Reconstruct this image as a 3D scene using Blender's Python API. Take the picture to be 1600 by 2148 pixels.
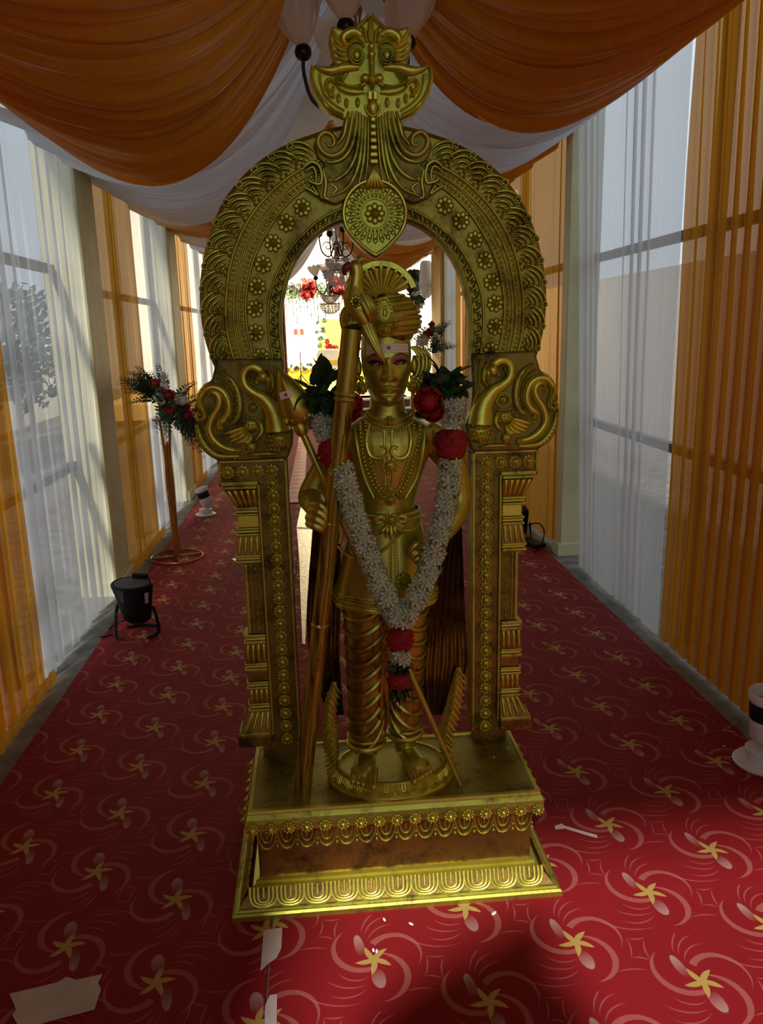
import bpy, bmesh, math, random
import numpy as np
from mathutils import Vector, Matrix
for _o in list(bpy.data.objects): bpy.data.objects.remove(_o)
SC = bpy.context.scene; COL = SC.collection
random.seed(7); PI = math.pi

# ------------------------------------------------------------------ camera
FPX = 1640.0
RM = Matrix(((0.9960792668, 0.0421727109, -0.0777660381),
             (-0.0852613746, 0.2232190153, -0.9710323214),
             (-0.0235922069, 0.9738556020, 0.2259395364)))
CAM = Vector((0.0, 0.0, 1.5))
cd = bpy.data.cameras.new('camera'); cam = bpy.data.objects.new('camera', cd); COL.objects.link(cam)
cam.matrix_world = Matrix.Translation(CAM) @ RM.to_4x4()
cd.sensor_fit = 'VERTICAL'; cd.sensor_height = 36.0; cd.sensor_width = 36.0
cd.lens = FPX / 2148.0 * 36.0; cd.clip_start = 0.05; cd.clip_end = 200
SC.camera = cam

# ------------------------------------------------------------------ world, lights, exposure
SC.view_settings.view_transform = 'Standard'; SC.view_settings.look = 'None'
SC.view_settings.exposure = 0.0; SC.view_settings.gamma = 1.0; SC.view_settings.use_curve_mapping = False
W = bpy.data.worlds.new('overcast_sky'); SC.world = W; W.use_nodes = True
bg = W.node_tree.nodes['Background']; bg.inputs[0].default_value = (0.80, 0.90, 1.0, 1); bg.inputs[1].default_value = 0.85

sd = bpy.data.lights.new('sun_through_entrance', 'SUN'); sun = bpy.data.objects.new('sun_through_entrance', sd); COL.objects.link(sun)
sd.energy = 5.0; sd.angle = math.radians(3.2); sd.color = (1.0, 0.93, 0.95)
sun.rotation_euler = Vector((0.235, 0.97, -0.84)).to_track_quat('-Z', 'Y').to_euler(); sun.location = (0.5, -4, 5)

def area(name, loc, target, size, energy, color, sizey=None):
    l = bpy.data.lights.new(name, 'AREA'); o = bpy.data.objects.new(name, l); COL.objects.link(o)
    l.energy = energy; l.color = color; l.size = size
    if sizey: l.shape = 'RECTANGLE'; l.size_y = sizey
    o.location = loc; o.rotation_euler = (Vector(target) - Vector(loc)).to_track_quat('-Z', 'Y').to_euler()
    return o
# stage floodlights hung above the far stage, washing its backdrop
area('stage_floodlight', (-0.2, 13.9, 3.0), (-0.2, 16.6, 1.4), 2.4, 420, (1.0, 0.84, 0.55), 0.5)
area('stage_floodlight', (2.0, 13.9, 3.0), (2.4, 16.6, 1.4), 1.6, 150, (1.0, 0.84, 0.55), 0.5)

# ------------------------------------------------------------------ helpers
def px(x, y, Y):
    """point of the plane at depth Y seen at photo pixel (x, y)"""
    d = RM @ Vector((x - 800.0, 1074.0 - y, -FPX)); return CAM + d * (Y / d.y)
def pz(x, y, Z=0.0):
    d = RM @ Vector((x - 800.0, 1074.0 - y, -FPX)); return CAM + d * ((Z - CAM.z) / d.z)
def lerp(a, b, t): return a + (b - a) * t
def interp(t, xs, ys): return float(np.interp(t, xs, ys))
def smooth_path(pts, n=6, closed=False):
    """Catmull-Rom through the given points"""
    P = [Vector(p) for p in pts]; out = []; m = len(P)
    rng = m if closed else m - 1
    for i in range(rng):
        if closed: p0, p1, p2, p3 = P[i-1], P[i], P[(i+1) % m], P[(i+2) % m]
        else: p0, p1, p2, p3 = P[max(i-1, 0)], P[i], P[i+1], P[min(i+2, m-1)]
        for k in range(n):
            t = k / n
            out.append(0.5 * ((2*p1) + (p2-p0)*t + (2*p0-5*p1+4*p2-p3)*t*t + (3*p1-p0-3*p2+p3)*t**3))
    if not closed: out.append(P[-1].copy())
    return out

class MB:
    def __init__(s): s.v = []; s.f = []
    def add(s, vs, fs):
        b = len(s.v); s.v.extend([tuple(p) for p in vs]); s.f.extend([tuple(i + b for i in f) for f in fs]); return s
    def grid(s, rows, cu=False, cv=False):
        nu = len(rows); nv = len(rows[0]); vs = [p for r in rows for p in r]; fs = []
        for i in range(nu if cu else nu - 1):
            for j in range(nv if cv else nv - 1):
                a = i*nv + j; b = i*nv + (j+1) % nv; i2 = (i+1) % nu
                fs.append((a, b, i2*nv + (j+1) % nv, i2*nv + j))
        return s.add(vs, fs)
    def rings(s, rows, cap=True):
        s.grid(rows, cv=True); n = len(rows[0]); b = len(s.v) - len(rows)*n
        if cap:
            s.f.append(tuple(b + i for i in range(n))[::-1]); e = len(s.v) - n; s.f.append(tuple(e + i for i in range(n)))
        return s
    def tube(s, path, rad, n=8, cap=True, squash=1.0, up=None):
        P = [Vector(p) for p in path]; m = len(P)
        R = rad if hasattr(rad, '__len__') else [rad]*m
        if len(R) != m: R = [float(np.interp(i/(m-1), np.linspace(0, 1, len(R)), R)) for i in range(m)]
        T = []
        for i in range(m):
            t = P[min(i+1, m-1)] - P[max(i-1, 0)]; T.append(t.normalized() if t.length > 1e-9 else Vector((0, 0, 1)))
        nrm = Vector(up) if up else (Vector((0, 1, 0)) if abs(T[0].y) < 0.9 else Vector((1, 0, 0)))
        rows = []
        for i in range(m):
            nrm = (nrm - T[i]*nrm.dot(T[i])); nrm = nrm.normalized() if nrm.length > 1e-6 else T[i].orthogonal().normalized()
            b = T[i].cross(nrm)
            rows.append([P[i] + (nrm*math.cos(2*PI*k/n)*squash + b*math.sin(2*PI*k/n))*R[i] for k in range(n)])
            if up: nrm = Vector(up)
        return s.rings(rows, cap)
    def lathe(s, prof, n=24, c=(0, 0, 0), mat=None, cap=True):
        c = Vector(c); rows = []
        for r, z in prof:
            row = [Vector((r*math.cos(2*PI*k/n), r*math.sin(2*PI*k/n), z)) for k in range(n)]
            rows.append([(mat @ p if mat else p) + c for p in row])
        return s.rings(rows, cap)
    def box(s, c, d, rot=None):
        c = Vector(c); vs = []
        for i in (-.5, .5):
            for j in (-.5, .5):
                for k in (-.5, .5):
                    p = Vector((i*d[0], j*d[1], k*d[2])); vs.append(c + (rot @ p if rot else p))
        return s.add(vs, [(0, 1, 3, 2), (4, 6, 7, 5), (0, 4, 5, 1), (2, 3, 7, 6), (0, 2, 6, 4), (1, 5, 7, 3)])
    def sphere(s, c, r, nu=10, nv=7, sc=(1, 1, 1), rot=None):
        c = Vector(c); rows = []
        for j in range(nv + 1):
            a = PI*j/nv - PI/2; rr = max(math.cos(a), 1e-3)
            row = []
            for k in range(nu):
                p = Vector((r*rr*math.cos(2*PI*k/nu)*sc[0], r*rr*math.sin(2*PI*k/nu)*sc[1], r*math.sin(a)*sc[2]))
                row.append(c + (rot @ p if rot else p))
            rows.append(row)
        return s.rings(rows)
    def prism(s, poly, y0, y1, inset=0.0, dy=0.0):
        """extrude a polygon of (x, z) from y1 (back) to y0 (front)"""
        n = len(poly); vs = [(p[0], y0, p[1]) for p in poly] + [(p[0], y1, p[1]) for p in poly]
        fs = [tuple(range(n)), tuple(range(2*n - 1, n - 1, -1))] + [(i, i + n, (i+1) % n + n, (i+1) % n) for i in range(n)]
        return s.add(vs, fs)
    def ridge(s, path, w, h, y, n=6):
        """half-round raised line lying on the plane y, path of (x, z); w half width, h height towards -Y"""
        P = [Vector((p[0], 0, p[-1])) for p in path]; m = len(P)
        def lst(a): return [float(np.interp(i/(m-1), np.linspace(0, 1, len(a)), a)) for i in range(m)] if hasattr(a, '__len__') else [a]*m
        Wd = lst(w); Hh = lst(h); rows = []
        for i in range(m):
            t = (P[min(i+1, m-1)] - P[max(i-1, 0)]); t = t.normalized() if t.length > 1e-9 else Vector((1, 0, 0))
            nn = Vector((-t.z, 0, t.x))
            rows.append([Vector((P[i].x, y, P[i].z)) + nn*Wd[i]*math.cos(PI*k/(n-1)) + Vector((0, -Hh[i]*math.sin(PI*k/(n-1)) + (0.002 if k in (0, n-1) else 0), 0)) for k in range(n)])
        s.grid(rows); b = len(s.v) - m*n
        s.f.append(tuple(b + k for k in range(n))); s.f.append(tuple(len(s.v) - 1 - k for k in range(n)))
        return s
    def bead(s, x, z, r, y, h=None, nu=8, nv=3):
        h = h or r; rows = []
        for j in range(nv + 1):
            a = PI/2*j/nv; rr = r*max(math.cos(a), 0.02)
            rows.append([(x + rr*math.cos(2*PI*k/nu), y - h*math.sin(a), z + rr*math.sin(2*PI*k/nu)) for k in range(nu)])
        s.grid(rows, cv=True); e = len(s.v) - nu; s.f.append(tuple(e + k for k in range(nu))); return s
    def merge(s, o, M=None):
        return s.add([(M @ Vector(p)) if M else p for p in o.v], o.f)
    def mesh(s, name, smooth=True, angle=50):
        me = bpy.data.meshes.new(name); me.from_pydata([tuple(p) for p in s.v], [], s.f); me.update()
        bm = bmesh.new(); bm.from_mesh(me); bmesh.ops.recalc_face_normals(bm, faces=bm.faces); bm.to_mesh(me); bm.free()
        if smooth:
            me.shade_smooth(); me.set_sharp_from_angle(angle=math.radians(angle))
        return me

def wm(o): return o.matrix_basis.copy() if not o.parent else wm(o.parent) @ o.matrix_parent_inverse @ o.matrix_basis
def link(name, me, m, parent=None):
    o = bpy.data.objects.new(name, me); COL.objects.link(o)
    if m and not me.materials: me.materials.append(m)
    if parent: o.parent = parent; o.matrix_parent_inverse = wm(parent).inverted()
    return o
def obj(name, mb, m, parent=None, smooth=True, angle=50, bevel=0, kind=None):
    o = link(name, mb.mesh(name, smooth, angle), m, parent)
    if bevel:
        b = o.modifiers.new('bevel', 'BEVEL'); b.width = bevel; b.segments = 2; b.limit_method = 'ANGLE'; b.angle_limit = math.radians(40)
    if kind: o['kind'] = kind
    return o
def inst(name, me, M, parent):
    """an alike piece that shares mesh data"""
    o = bpy.data.objects.new(name, me); COL.objects.link(o); o.parent = parent
    o.matrix_parent_inverse = wm(parent).inverted(); o.matrix_basis = M; return o
def thing(name, label, cat, loc=(0, 0, 0), group=None):
    o = bpy.data.objects.new(name, None); COL.objects.link(o); o.location = loc; o.empty_display_size = 0.05
    return tag(o, label, cat, group)
def tag(o, label, cat, group=None, kind=None):
    o['label'] = label; o['category'] = cat
    if group: o['group'] = group
    if kind: o['kind'] = kind
    return o
def struct(o): o['kind'] = 'structure'; return o

# ------------------------------------------------------------------ materials
class NT:
    def __init__(s, name):
        s.m = bpy.data.materials.new(name); s.m.use_nodes = True; s.t = s.m.node_tree; s.t.nodes.clear()
        s.out = s.t.nodes.new('ShaderNodeOutputMaterial')
    def n(s, typ, **kw):
        nd = s.t.nodes.new(typ)
        for k, v in kw.items():
            if k.startswith('i_'):
                key = k[2:]; key = int(key) if key.isdigit() else key.replace('_', ' ')
                s.set(nd.inputs[key], v)
            else: setattr(nd, k, v)
        return nd
    def set(s, sock, v):
        if hasattr(v, 'is_output') or isinstance(v, bpy.types.NodeSocket): s.t.links.new(v, sock)
        elif isinstance(v, bpy.types.Node): s.t.links.new(v.outputs[0], sock)
        else: sock.default_value = v
    def math(s, op, a, b=0.0, c=None):
        nd = s.t.nodes.new('ShaderNodeMath'); nd.operation = op
        s.set(nd.inputs[0], a); s.set(nd.inputs[1], b)
        if c is not None: s.set(nd.inputs[2], c)
        return nd.outputs[0]
    def noise(s, scale, detail=3, rough=.55, vec=None, dist=0):
        nd = s.n('ShaderNodeTexNoise'); nd.inputs['Scale'].default_value = scale; nd.inputs['Detail'].default_value = detail
        nd.inputs['Roughness'].default_value = rough; nd.inputs['Distortion'].default_value = dist
        if vec: s.set(nd.inputs['Vector'], vec)
        return nd.outputs['Fac']
    def ramp(s, fac, stops):
        nd = s.n('ShaderNodeValToRGB'); e = nd.color_ramp.elements
        while len(e) < len(stops): e.new(0.5)
        for q, (p, c) in zip(e, stops): q.position = p; q.color = (*c, 1) if len(c) == 3 else c
        s.set(nd.inputs[0], fac); return nd.outputs[0]
    def mix(s, f, a, b):
        nd = s.n('ShaderNodeMix', data_type='RGBA'); s.set(nd.inputs[0], f)
        for sk, v in ((nd.inputs[6], a), (nd.inputs[7], b)): s.set(sk, (*v, 1) if isinstance(v, tuple) and len(v) == 3 else v)
        return nd.outputs[2]
    def bump(s, h, strength=.3, dist=.01):
        nd = s.n('ShaderNodeBump'); nd.inputs['Strength'].default_value = strength; nd.inputs['Distance'].default_value = dist
        s.set(nd.inputs['Height'], h); return nd.outputs[0]
    def princ(s, color, rough=.5, metal=0.0, bump=None, **kw):
        nd = s.n('ShaderNodeBsdfPrincipled')
        s.set(nd.inputs['Base Color'], (*color, 1) if isinstance(color, tuple) and len(color) == 3 else color)
        s.set(nd.inputs['Roughness'], rough); s.set(nd.inputs['Metallic'], metal)
        if bump: s.set(nd.inputs['Normal'], bump)
        for k, v in kw.items(): s.set(nd.inputs[k.replace('_', ' ')], v)
        return nd
    def done(s, sh):
        s.t.links.new(sh.outputs[0] if isinstance(sh, bpy.types.Node) else sh, s.out.inputs[0]); return s.m
def geo(t): return t.n('ShaderNodeNewGeometry').outputs['Position']

def simple(name, color, rough=.5, metal=0.0, var=.15, scale=20, bumps=0.0, **kw):
    t = NT(name); g = geo(t); nz = t.noise(scale, 4, .6, g)
    c2 = tuple(max(0, c*(1-var)) for c in color); c1 = tuple(min(1, c*(1+var)) for c in color)
    col = t.ramp(nz, [(.3, c2), (.7, c1)])
    return t.done(t.princ(col, rough, metal, t.bump(nz, bumps, .005) if bumps else None, **kw))
def gold(name, light, dark, rough=.36, amount=.5, scale=14, metal=.9):
    t = NT(name); g = geo(t); n1 = t.noise(scale, 5, .65, g); n2 = t.noise(scale*6, 3, .6, g)
    f = t.math('ADD', t.math('MULTIPLY', n1, .75), t.math('MULTIPLY', n2, .25))
    col = t.ramp(f, [(max(.05, amount - .14), dark), (amount + .04, light)])
    rg = t.ramp(f, [(.3, (rough + .16,)*3), (.65, (rough,)*3)])
    return t.done(t.princ(col, rg, metal, t.bump(n2, .12, .004)))
M = {}
M['gold'] = gold('antique_gold', (.50, .49, .075), (.13, .10, .022), .36, .45)
M['gold_bright'] = gold('burnished_gold', (.66, .64, .10), (.27, .23, .04), .30, .40)
M['gold_ground'] = gold('antique_gold_brown_ground', (.36, .32, .055), (.12, .085, .022), .42, .47)
M['copper'] = gold('copper_brown_gilding', (.30, .19, .042), (.10, .05, .018), .38, .50)
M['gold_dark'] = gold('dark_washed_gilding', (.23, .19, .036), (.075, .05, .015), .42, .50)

# ------------------------------------------------------------------ setting materials
def cloth(name, color, transp, transl, rough=.45, sheen=.25, var=.12, tcol=None):
    t = NT(name); g = geo(t)
    mp = t.n('ShaderNodeMapping', i_Scale=(30, 30, .6)); t.set(mp.inputs[0], g); nz = t.noise(1.0, 3, .5, mp.outputs[0])
    col = t.ramp(nz, [(.3, tuple(c*(1-var) for c in color)), (.7, tuple(min(1, c*(1+var)) for c in color))])
    df = t.princ(col, rough, 0.0); df.inputs['Specular IOR Level'].default_value = sheen
    tr = t.n('ShaderNodeBsdfTranslucent'); t.set(tr.inputs[0], (*(tcol or color), 1))
    m1 = t.n('ShaderNodeMixShader', i_0=transl); t.set(m1.inputs[1], df); t.set(m1.inputs[2], tr)
    if transp <= 0: return t.done(m1)
    tp = t.n('ShaderNodeBsdfTransparent'); tp.inputs[0].default_value = (*[.35 + .65*c for c in (tcol or color)], 1)
    m2 = t.n('ShaderNodeMixShader', i_0=transp); t.set(m2.inputs[1], m1); t.set(m2.inputs[2], tp)
    return t.done(m2)
M['white_sheer'] = cloth('white_sheer_fabric', (.86, .88, .89), .40, .60, .6, .1)
M['orange_sheer'] = cloth('orange_sheer_fabric', (.58, .22, .012), .22, .55, .5, .2, tcol=(.70, .31, .010))
M['white_satin'] = cloth('white_satin_fabric', (.84, .86, .89), 0, .35, .42, .35, .04)
M['orange_satin'] = cloth('orange_satin_fabric', (.60, .22, .016), 0, .22, .34, .5, .08, tcol=(.85, .36, .02))
M['concrete'] = simple('grey_dusty_concrete', (.17, .165, .14), .85, 0, .45, 9, .3)
M['pale_post'] = simple('pale_yellow_painted_post', (.55, .53, .30), .6, 0, .12, 6, .05)
M['yellow_wall'] = simple('yellow_painted_wall', (.62, .46, .10), .6, 0, .08, 4)
M['rail'] = simple('grey_steel_rail', (.10, .10, .10), .45, .6, .2, 15)
M['tent'] = simple('tent_roof_canvas', (.42, .42, .42), .8, 0, .05, 3)
M['shrub'] = simple('dark_green_shrub', (.05, .10, .04), .8, 0, .5, 12)
M['outside_wall'] = simple('whitewashed_outside_wall', (.6, .62, .62), .8, 0, .1, 2)
M['yellow_trim'] = cloth('yellow_frill_fabric', (.85, .55, .05), .1, .5, .5, .2)

# carpet: the printed pinwheel motif, traced once and set out on the strip's staggered lattice
def carpet_mat(name, xa, ya, pu, pv, flip):
    t = NT(name); g = geo(t)
    S0 = pz(1180 + 700*.2625, 1750 + 470*.2625)
    def gp(zx, zy):
        p = pz(1180 + zx*.2625, 1750 + zy*.2625) - S0; return (p.x, p.y)
    sep = t.n('ShaderNodeSeparateXYZ'); t.set(sep.inputs[0], g)
    wob = t.noise(3.0, 2, .5, g)
    def motif(ox, oy):
        sg = -1.0 if flip else 1.0
        def fold(v, o, p):     # (v - o) wrapped to +-p/2
            a = t.math('DIVIDE', t.math('SUBTRACT', v, o), p); return t.math('MULTIPLY', t.math('SUBTRACT', a, t.math('ROUND', a)), p*sg)
        X = fold(sep.outputs[0], ox, pu*2); Y = fold(sep.outputs[1], oy, pv)
        cmb = t.n('ShaderNodeCombineXYZ'); t.set(cmb.inputs[0], X); t.set(cmb.inputs[1], Y); V = cmb.outputs[0]
        def stroke(p, w0, wm, w1):
            (ax, ay), (bx, by), (cx, cy) = [gp(*q) for q in p]
            d = 2*(ax*(by-cy) + bx*(cy-ay) + cx*(ay-by))
            ux = ((ax*ax+ay*ay)*(by-cy) + (bx*bx+by*by)*(cy-ay) + (cx*cx+cy*cy)*(ay-by))/d
            uy = ((ax*ax+ay*ay)*(cx-bx) + (bx*bx+by*by)*(ax-cx) + (cx*cx+cy*cy)*(bx-ax))/d
            R = math.hypot(ax-ux, ay-uy); a0 = math.atan2(ay-uy, ax-ux); a1 = math.atan2(cy-uy, cx-ux); ab = math.atan2(by-uy, bx-ux)
            ccw = ((ab-a0) % (2*PI)) < ((a1-a0) % (2*PI)); da = (a1-a0) % (2*PI) if ccw else (a0-a1) % (2*PI); s_ = 1 if ccw else -1
            dn = t.n('ShaderNodeVectorMath', operation='DISTANCE'); t.set(dn.inputs[0], V); dn.inputs[1].default_value = (ux, uy, 0)
            dist = t.math('ABSOLUTE', t.math('SUBTRACT', dn.outputs['Value'], R))
            an = t.math('ARCTAN2', t.math('SUBTRACT', Y, uy), t.math('SUBTRACT', X, ux))
            tt = t.math('MULTIPLY', t.math('FRACT', t.math('ADD', t.math('MULTIPLY', t.math('SUBTRACT', an, a0), s_/(2*PI)), 2.0)), 2*PI/da)
            w = t.math('MULTIPLY_ADD', tt, w1 - w0, w0)
            if wm: w = t.math('ADD', w, t.math('MULTIPLY', t.math('MULTIPLY', tt, t.math('SUBTRACT', 1.0, tt)), 4*(wm - (w0+w1)/2)))
            m = t.math('DIVIDE', t.math('SUBTRACT', w, dist), .0016); m = t.n('ShaderNodeClamp', i_0=m).outputs[0]
            return t.math('MULTIPLY', m, t.math('LESS_THAN', tt, 1.0))
        def ell(c, e, r):       # rounded petal from c to e
            p, q = gp(*c), gp(*e); mx, my = (p[0]+q[0])/2, (p[1]+q[1])/2; L = math.hypot(q[0]-p[0], q[1]-p[1])/2; an = math.atan2(q[1]-p[1], q[0]-p[0])
            ca, sa = math.cos(an), math.sin(an); dx = t.math('SUBTRACT', X, mx); dy = t.math('SUBTRACT', Y, my)
            u = t.math('DIVIDE', t.math('ADD', t.math('MULTIPLY', dx, ca), t.math('MULTIPLY', dy, sa)), L)
            v = t.math('DIVIDE', t.math('SUBTRACT', t.math('MULTIPLY', dy, ca), t.math('MULTIPLY', dx, sa)), r)
            rr = t.math('ADD', t.math('MULTIPLY', u, u), t.math('MULTIPLY', v, v))
            return t.n('ShaderNodeClamp', i_0=t.math('MULTIPLY', t.math('SUBTRACT', 1.0, rr), 5.0)).outputs[0], u
        wide = [stroke([(640, 370), (760, 310), (1035, 515)], .0095, .0062, .0005), stroke([(745, 430), (930, 500), (895, 740)], .003, .0088, .0006),
                stroke([(720, 525), (560, 530), (400, 285)], .007, .0080, .0005)]
        thin = [stroke(p, .0006, .0028, .0004) for p in (
            [(520, 300), (513, 225), (570, 150)], [(555, 310), (565, 235), (650, 190)], [(590, 350), (625, 270), (725, 240)],
            [(720, 580), (620, 605), (480, 555)], [(730, 630), (580, 652), (410, 600)], [(745, 655), (650, 712), (480, 695)],
            [(770, 285), (1010, 372), (1285, 360)], [(1065, 445), (1110, 510), (1120, 580)], [(1200, 450), (1215, 520), (1275, 595)],
            [(1070, 445), (1130, 450), (1205, 438)], [(1125, 575), (1190, 573), (1270, 597)], [(1030, 672), (1130, 652), (1260, 660)])]
        mx = lambda a: a[0] if len(a) == 1 else t.math('MAXIMUM', a[0], mx(a[1:]))
        e1, u1 = ell((735, 520), (850, 655), .017); e2, u2 = ell((610, 455), (490, 310), .0125)
        r = t.n('ShaderNodeVectorMath', operation='LENGTH'); t.set(r.inputs[0], V); r = r.outputs['Value']
        th = t.math('ARCTAN2', Y, X); th = t.math('ADD', th, t.math('MULTIPLY', r, 6.0 if True else 0))
        sw = t.math('FRACT', t.math('ADD', t.math('MULTIPLY', th, 5/(2*PI)), 10.18)); sw = t.math('ABSOLUTE', t.math('MULTIPLY_ADD', sw, 2.0, -1.0))
        lim = t.math('MULTIPLY_ADD', t.math('POWER', sw, 1.6), .034, .013)
        star = t.n('ShaderNodeClamp', i_0=t.math('DIVIDE', t.math('SUBTRACT', lim, r), .001)).outputs[0]
        return mx(wide), mx(thin), e1, u1, e2, u2, star
    A = motif(xa, ya); B = motif(xa + pu, ya + pv/2)
    base = t.mix(t.noise(2.2, 3, .6, g), (.20, .0042, .007), (.28, .0075, .012))
    weave = t.noise(420, 2, .5, g)
    def over(c, q):
        w, th, e1, u1, e2, u2, st = q
        c = t.mix(t.math('MULTIPLY', th, .42), c, (.48, .18, .15))
        c = t.mix(t.math('MULTIPLY', w, .40), c, (.50, .21, .15))
        for e, u in ((e1, u1), (e2, u2)):
            c = t.mix(t.math('MULTIPLY', e, t.n('ShaderNodeClamp', i_0=t.math('MULTIPLY_ADD', u, .34, .30)).outputs[0]), c, (.52, .40, .33))
        return t.mix(t.math('MULTIPLY', st, .9), c, (.46, .34, .08))
    c = over(over(base, A), B)
    c = t.mix(t.math('MULTIPLY', weave, .25), c, (.06, .0, .004))
    return t.done(t.princ(c, .78, 0, t.bump(weave, .25, .002), Specular_IOR_Level=.25))
M['carpet_right'] = carpet_mat('red_carpet_pinwheel_print', .084, 1.61, .252, .300, False)
M['carpet_left'] = carpet_mat('red_carpet_pinwheel_print_turned', -.435, 1.598, .249, .281, True)

# ------------------------------------------------------------------ room shell
XL, XR = -1.21, 1.585; YN, YE = -2.6, 13.2
mb = MB(); mb.grid([[(-9, -6, 0), (9, -6, 0)], [(-9, 24, 0), (9, 24, 0)]]); struct(obj('floor', mb, M['concrete'], smooth=False))
def flat_strip(name, x0, x1, y0, y1, z, m, seed=0, label='', cat='carpet', wav=.002, n=60):
    r = random.Random(seed); mb = MB(); rows = []
    for i in range(n + 1):
        y = lerp(y0, y1, i/n); a = r.uniform(-wav, wav); b = r.uniform(-wav, wav)
        rows.append([(x0 + a, y, 0.0005), (x0 + a, y, z), (x1 + b, y, z), (x1 + b, y, 0.0005)])
    mb.grid(rows); mb.f.append((0, 1, 2, 3)); k = len(mb.v); mb.f.append((k-4, k-3, k-2, k-1))
    o = obj(name, mb, m, smooth=False)
    return tag(o, label, cat)
flat_strip('carpet', -0.168, 1.53, YN, 12.4, .006, M['carpet_right'], 1, 'red carpet strip with gold pinwheels running under the golden plinth')
flat_strip('carpet', -1.135, -0.174, YN, 12.4, .006, M['carpet_left'], 2, 'narrower red carpet strip with pinwheels beside the black floor lamp')
mb = MB(); mb.box((.19, 5.72, 3.35), (3.6, 15.18, .04)); struct(obj('ceiling', mb, M['tent'], smooth=False))

def curtain(name, label, X, y0, y1, m, z0=.02, z1=2.46, folds=9, amp=.035, seed=0, group=None, lean=0.0, hem=0.0, ztop1=None):
    r = random.Random(seed); ph = [r.uniform(0, 6.28) for _ in range(6)]; N = int(folds*22); rows = []
    out = 1 if X > 0 else -1
    for j in range(15):
        v = j/14; row = []
        for i in range(N + 1):
            u = i/N; th = 2*PI*folds*(u + .018*math.sin(2*PI*u*2.3 + ph[0]) + .006*math.sin(v*3 + ph[1] + u*9))
            a = amp*(.55 + .45*math.sin(u*11 + ph[2]))*(1 - .25*v + .1*math.sin(v*5 + ph[3]))
            zt = lerp(z1, ztop1 if ztop1 else z1, u); hz = z0 + hem*abs(math.sin(u*folds*PI*1.3 + ph[4]))
            y = lerp(y0, y1, u) + lean*(1 - v)*u + .75*a*math.sin(2*th + ph[5])
            row.append((X + out*(.02 + a*(.5 + .5*math.sin(th))), y, lerp(hz, zt, v)))
        rows.append(row)
    mb = MB(); mb.grid(rows); o = obj(name, mb, m, smooth=True, angle=180)
    return tag(o, label, 'curtain', group)
WS, OS = M['white_sheer'], M['orange_sheer']
# beside the black floor lamp
LC = [('orange', -1.88, 3.31, 'orange sheer curtain with yellow frill, nearest the entrance on the black lamp side'),
      ('white', 3.33, 4.52, 'white sheer curtain behind the black floor lamp'),
      ('orange', 4.86, 5.93, 'orange sheer curtain with yellow frill behind the tall flower stand'),
      ('white', 5.96, 7.22, 'white sheer curtain behind the gold flower stand with red roses'),
      ('orange', 7.62, 8.42, 'narrow orange sheer curtain past the small white spotlight'),
      ('white', 8.45, 9.88, 'white sheer curtain past the narrow orange one on the flower stand side'),
      ('orange', 9.92, 12.4, 'orange sheer curtain nearest the stage on the flower stand side')]
for i, (c, a, b, lab) in enumerate(LC):
    o = curtain('sheer_curtain', lab, XL, a, b, WS if c == 'white' else OS, folds=max(4, int((b-a)*8.5)), amp=.04 if c == 'white' else .03, seed=i+1, z1=2.5)
    if c == 'orange':
        fr = MB(); rows = []; N = int((b-a)*60)
        for i2 in range(N + 1):
            u = i2/N; y = lerp(a, b, u); w = math.sin(u*(b-a)*95)
            rows.append([(XL + .010 + .004*w, y, .085), (XL + .020 + .008*w, y, .058 + .006*math.sin(u*N*.41)), (XL + .014 + .010*w, y, .028)])
        fr.grid(rows); obj('yellow_frill', fr, M['yellow_trim'], o)
RC = [('orange', -1.88, 3.42, 'orange sheer curtain with dark rails showing, beside the large white spotlight', 0),
      ('white', 3.45, 4.90, 'broad white sheer curtain between two orange ones opposite the black lamp', -.28),
      ('orange', 5.0, 6.55, 'orange sheer curtain behind the low black floor light', 0),
      ('white', 6.58, 7.57, 'white sheer curtain hidden behind the golden arch', 0),
      ('orange', 7.6, 8.94, 'orange sheer curtain glimpsed through the arch beside the turban', 0),
      ('white', 8.98, 9.7, 'narrow white sheer curtain hanging beside the yellow wall', 0)]
for i, (c, a, b, lab, ln) in enumerate(RC):
    curtain('sheer_curtain', lab, XR, a, b, WS if c == 'white' else OS, folds=max(4, int((b-a)*8.5)), amp=.035, seed=i+20, lean=ln, z1=2.72)

# pale posts, yellow wall, rails behind the curtains
def post(name, x, y0, y1, z1, label, w=.22):
    mb = MB(); s = 1 if x > 0 else -1
    mb.box((x + s*w/2, (y0+y1)/2, z1/2), (w, y1-y0, z1)); mb.box((x + s*(w/2 - .01), (y0+y1)/2, .045), (w + .02, y1-y0+.02, .09))
    return struct(obj(name, mb, M['pale_post'], smooth=False, bevel=.006))
post('wall_left', XL - .005, 4.53, 4.87, 2.9, ''); post('wall_left', XL - .005, 7.23, 7.62, 2.9, '')
post('wall_right', XR + .0, 4.915, 5.03, 2.9, '', .2)
mb = MB(); mb.box((XR + .12, 10.25, 1.6), (.2, 1.05, 3.2)); mb.box((XR + .005, 9.80, 1.6), (.05, .06, 3.2)); mb.box((XR + .01, 10.2, 1.38), (.04, .9, .05)); struct(obj('wall_right', mb, M['yellow_wall'], smooth=False))
def rails(x, label, spec):
    t = thing('tent_frame', label, 'frame', (x, 4, 0))
    for kind, a, b, z in spec:
        mb = MB()
        if kind == 'rail': mb.box((x, (a+b)/2, z), (.04, b-a, .045)); obj('rail', mb, M['rail'], t, smooth=False)
        else: mb.box((x, a, 1.4), (.05, .05, 2.8)); obj('upright', mb, M['rail'], t, smooth=False)
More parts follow.
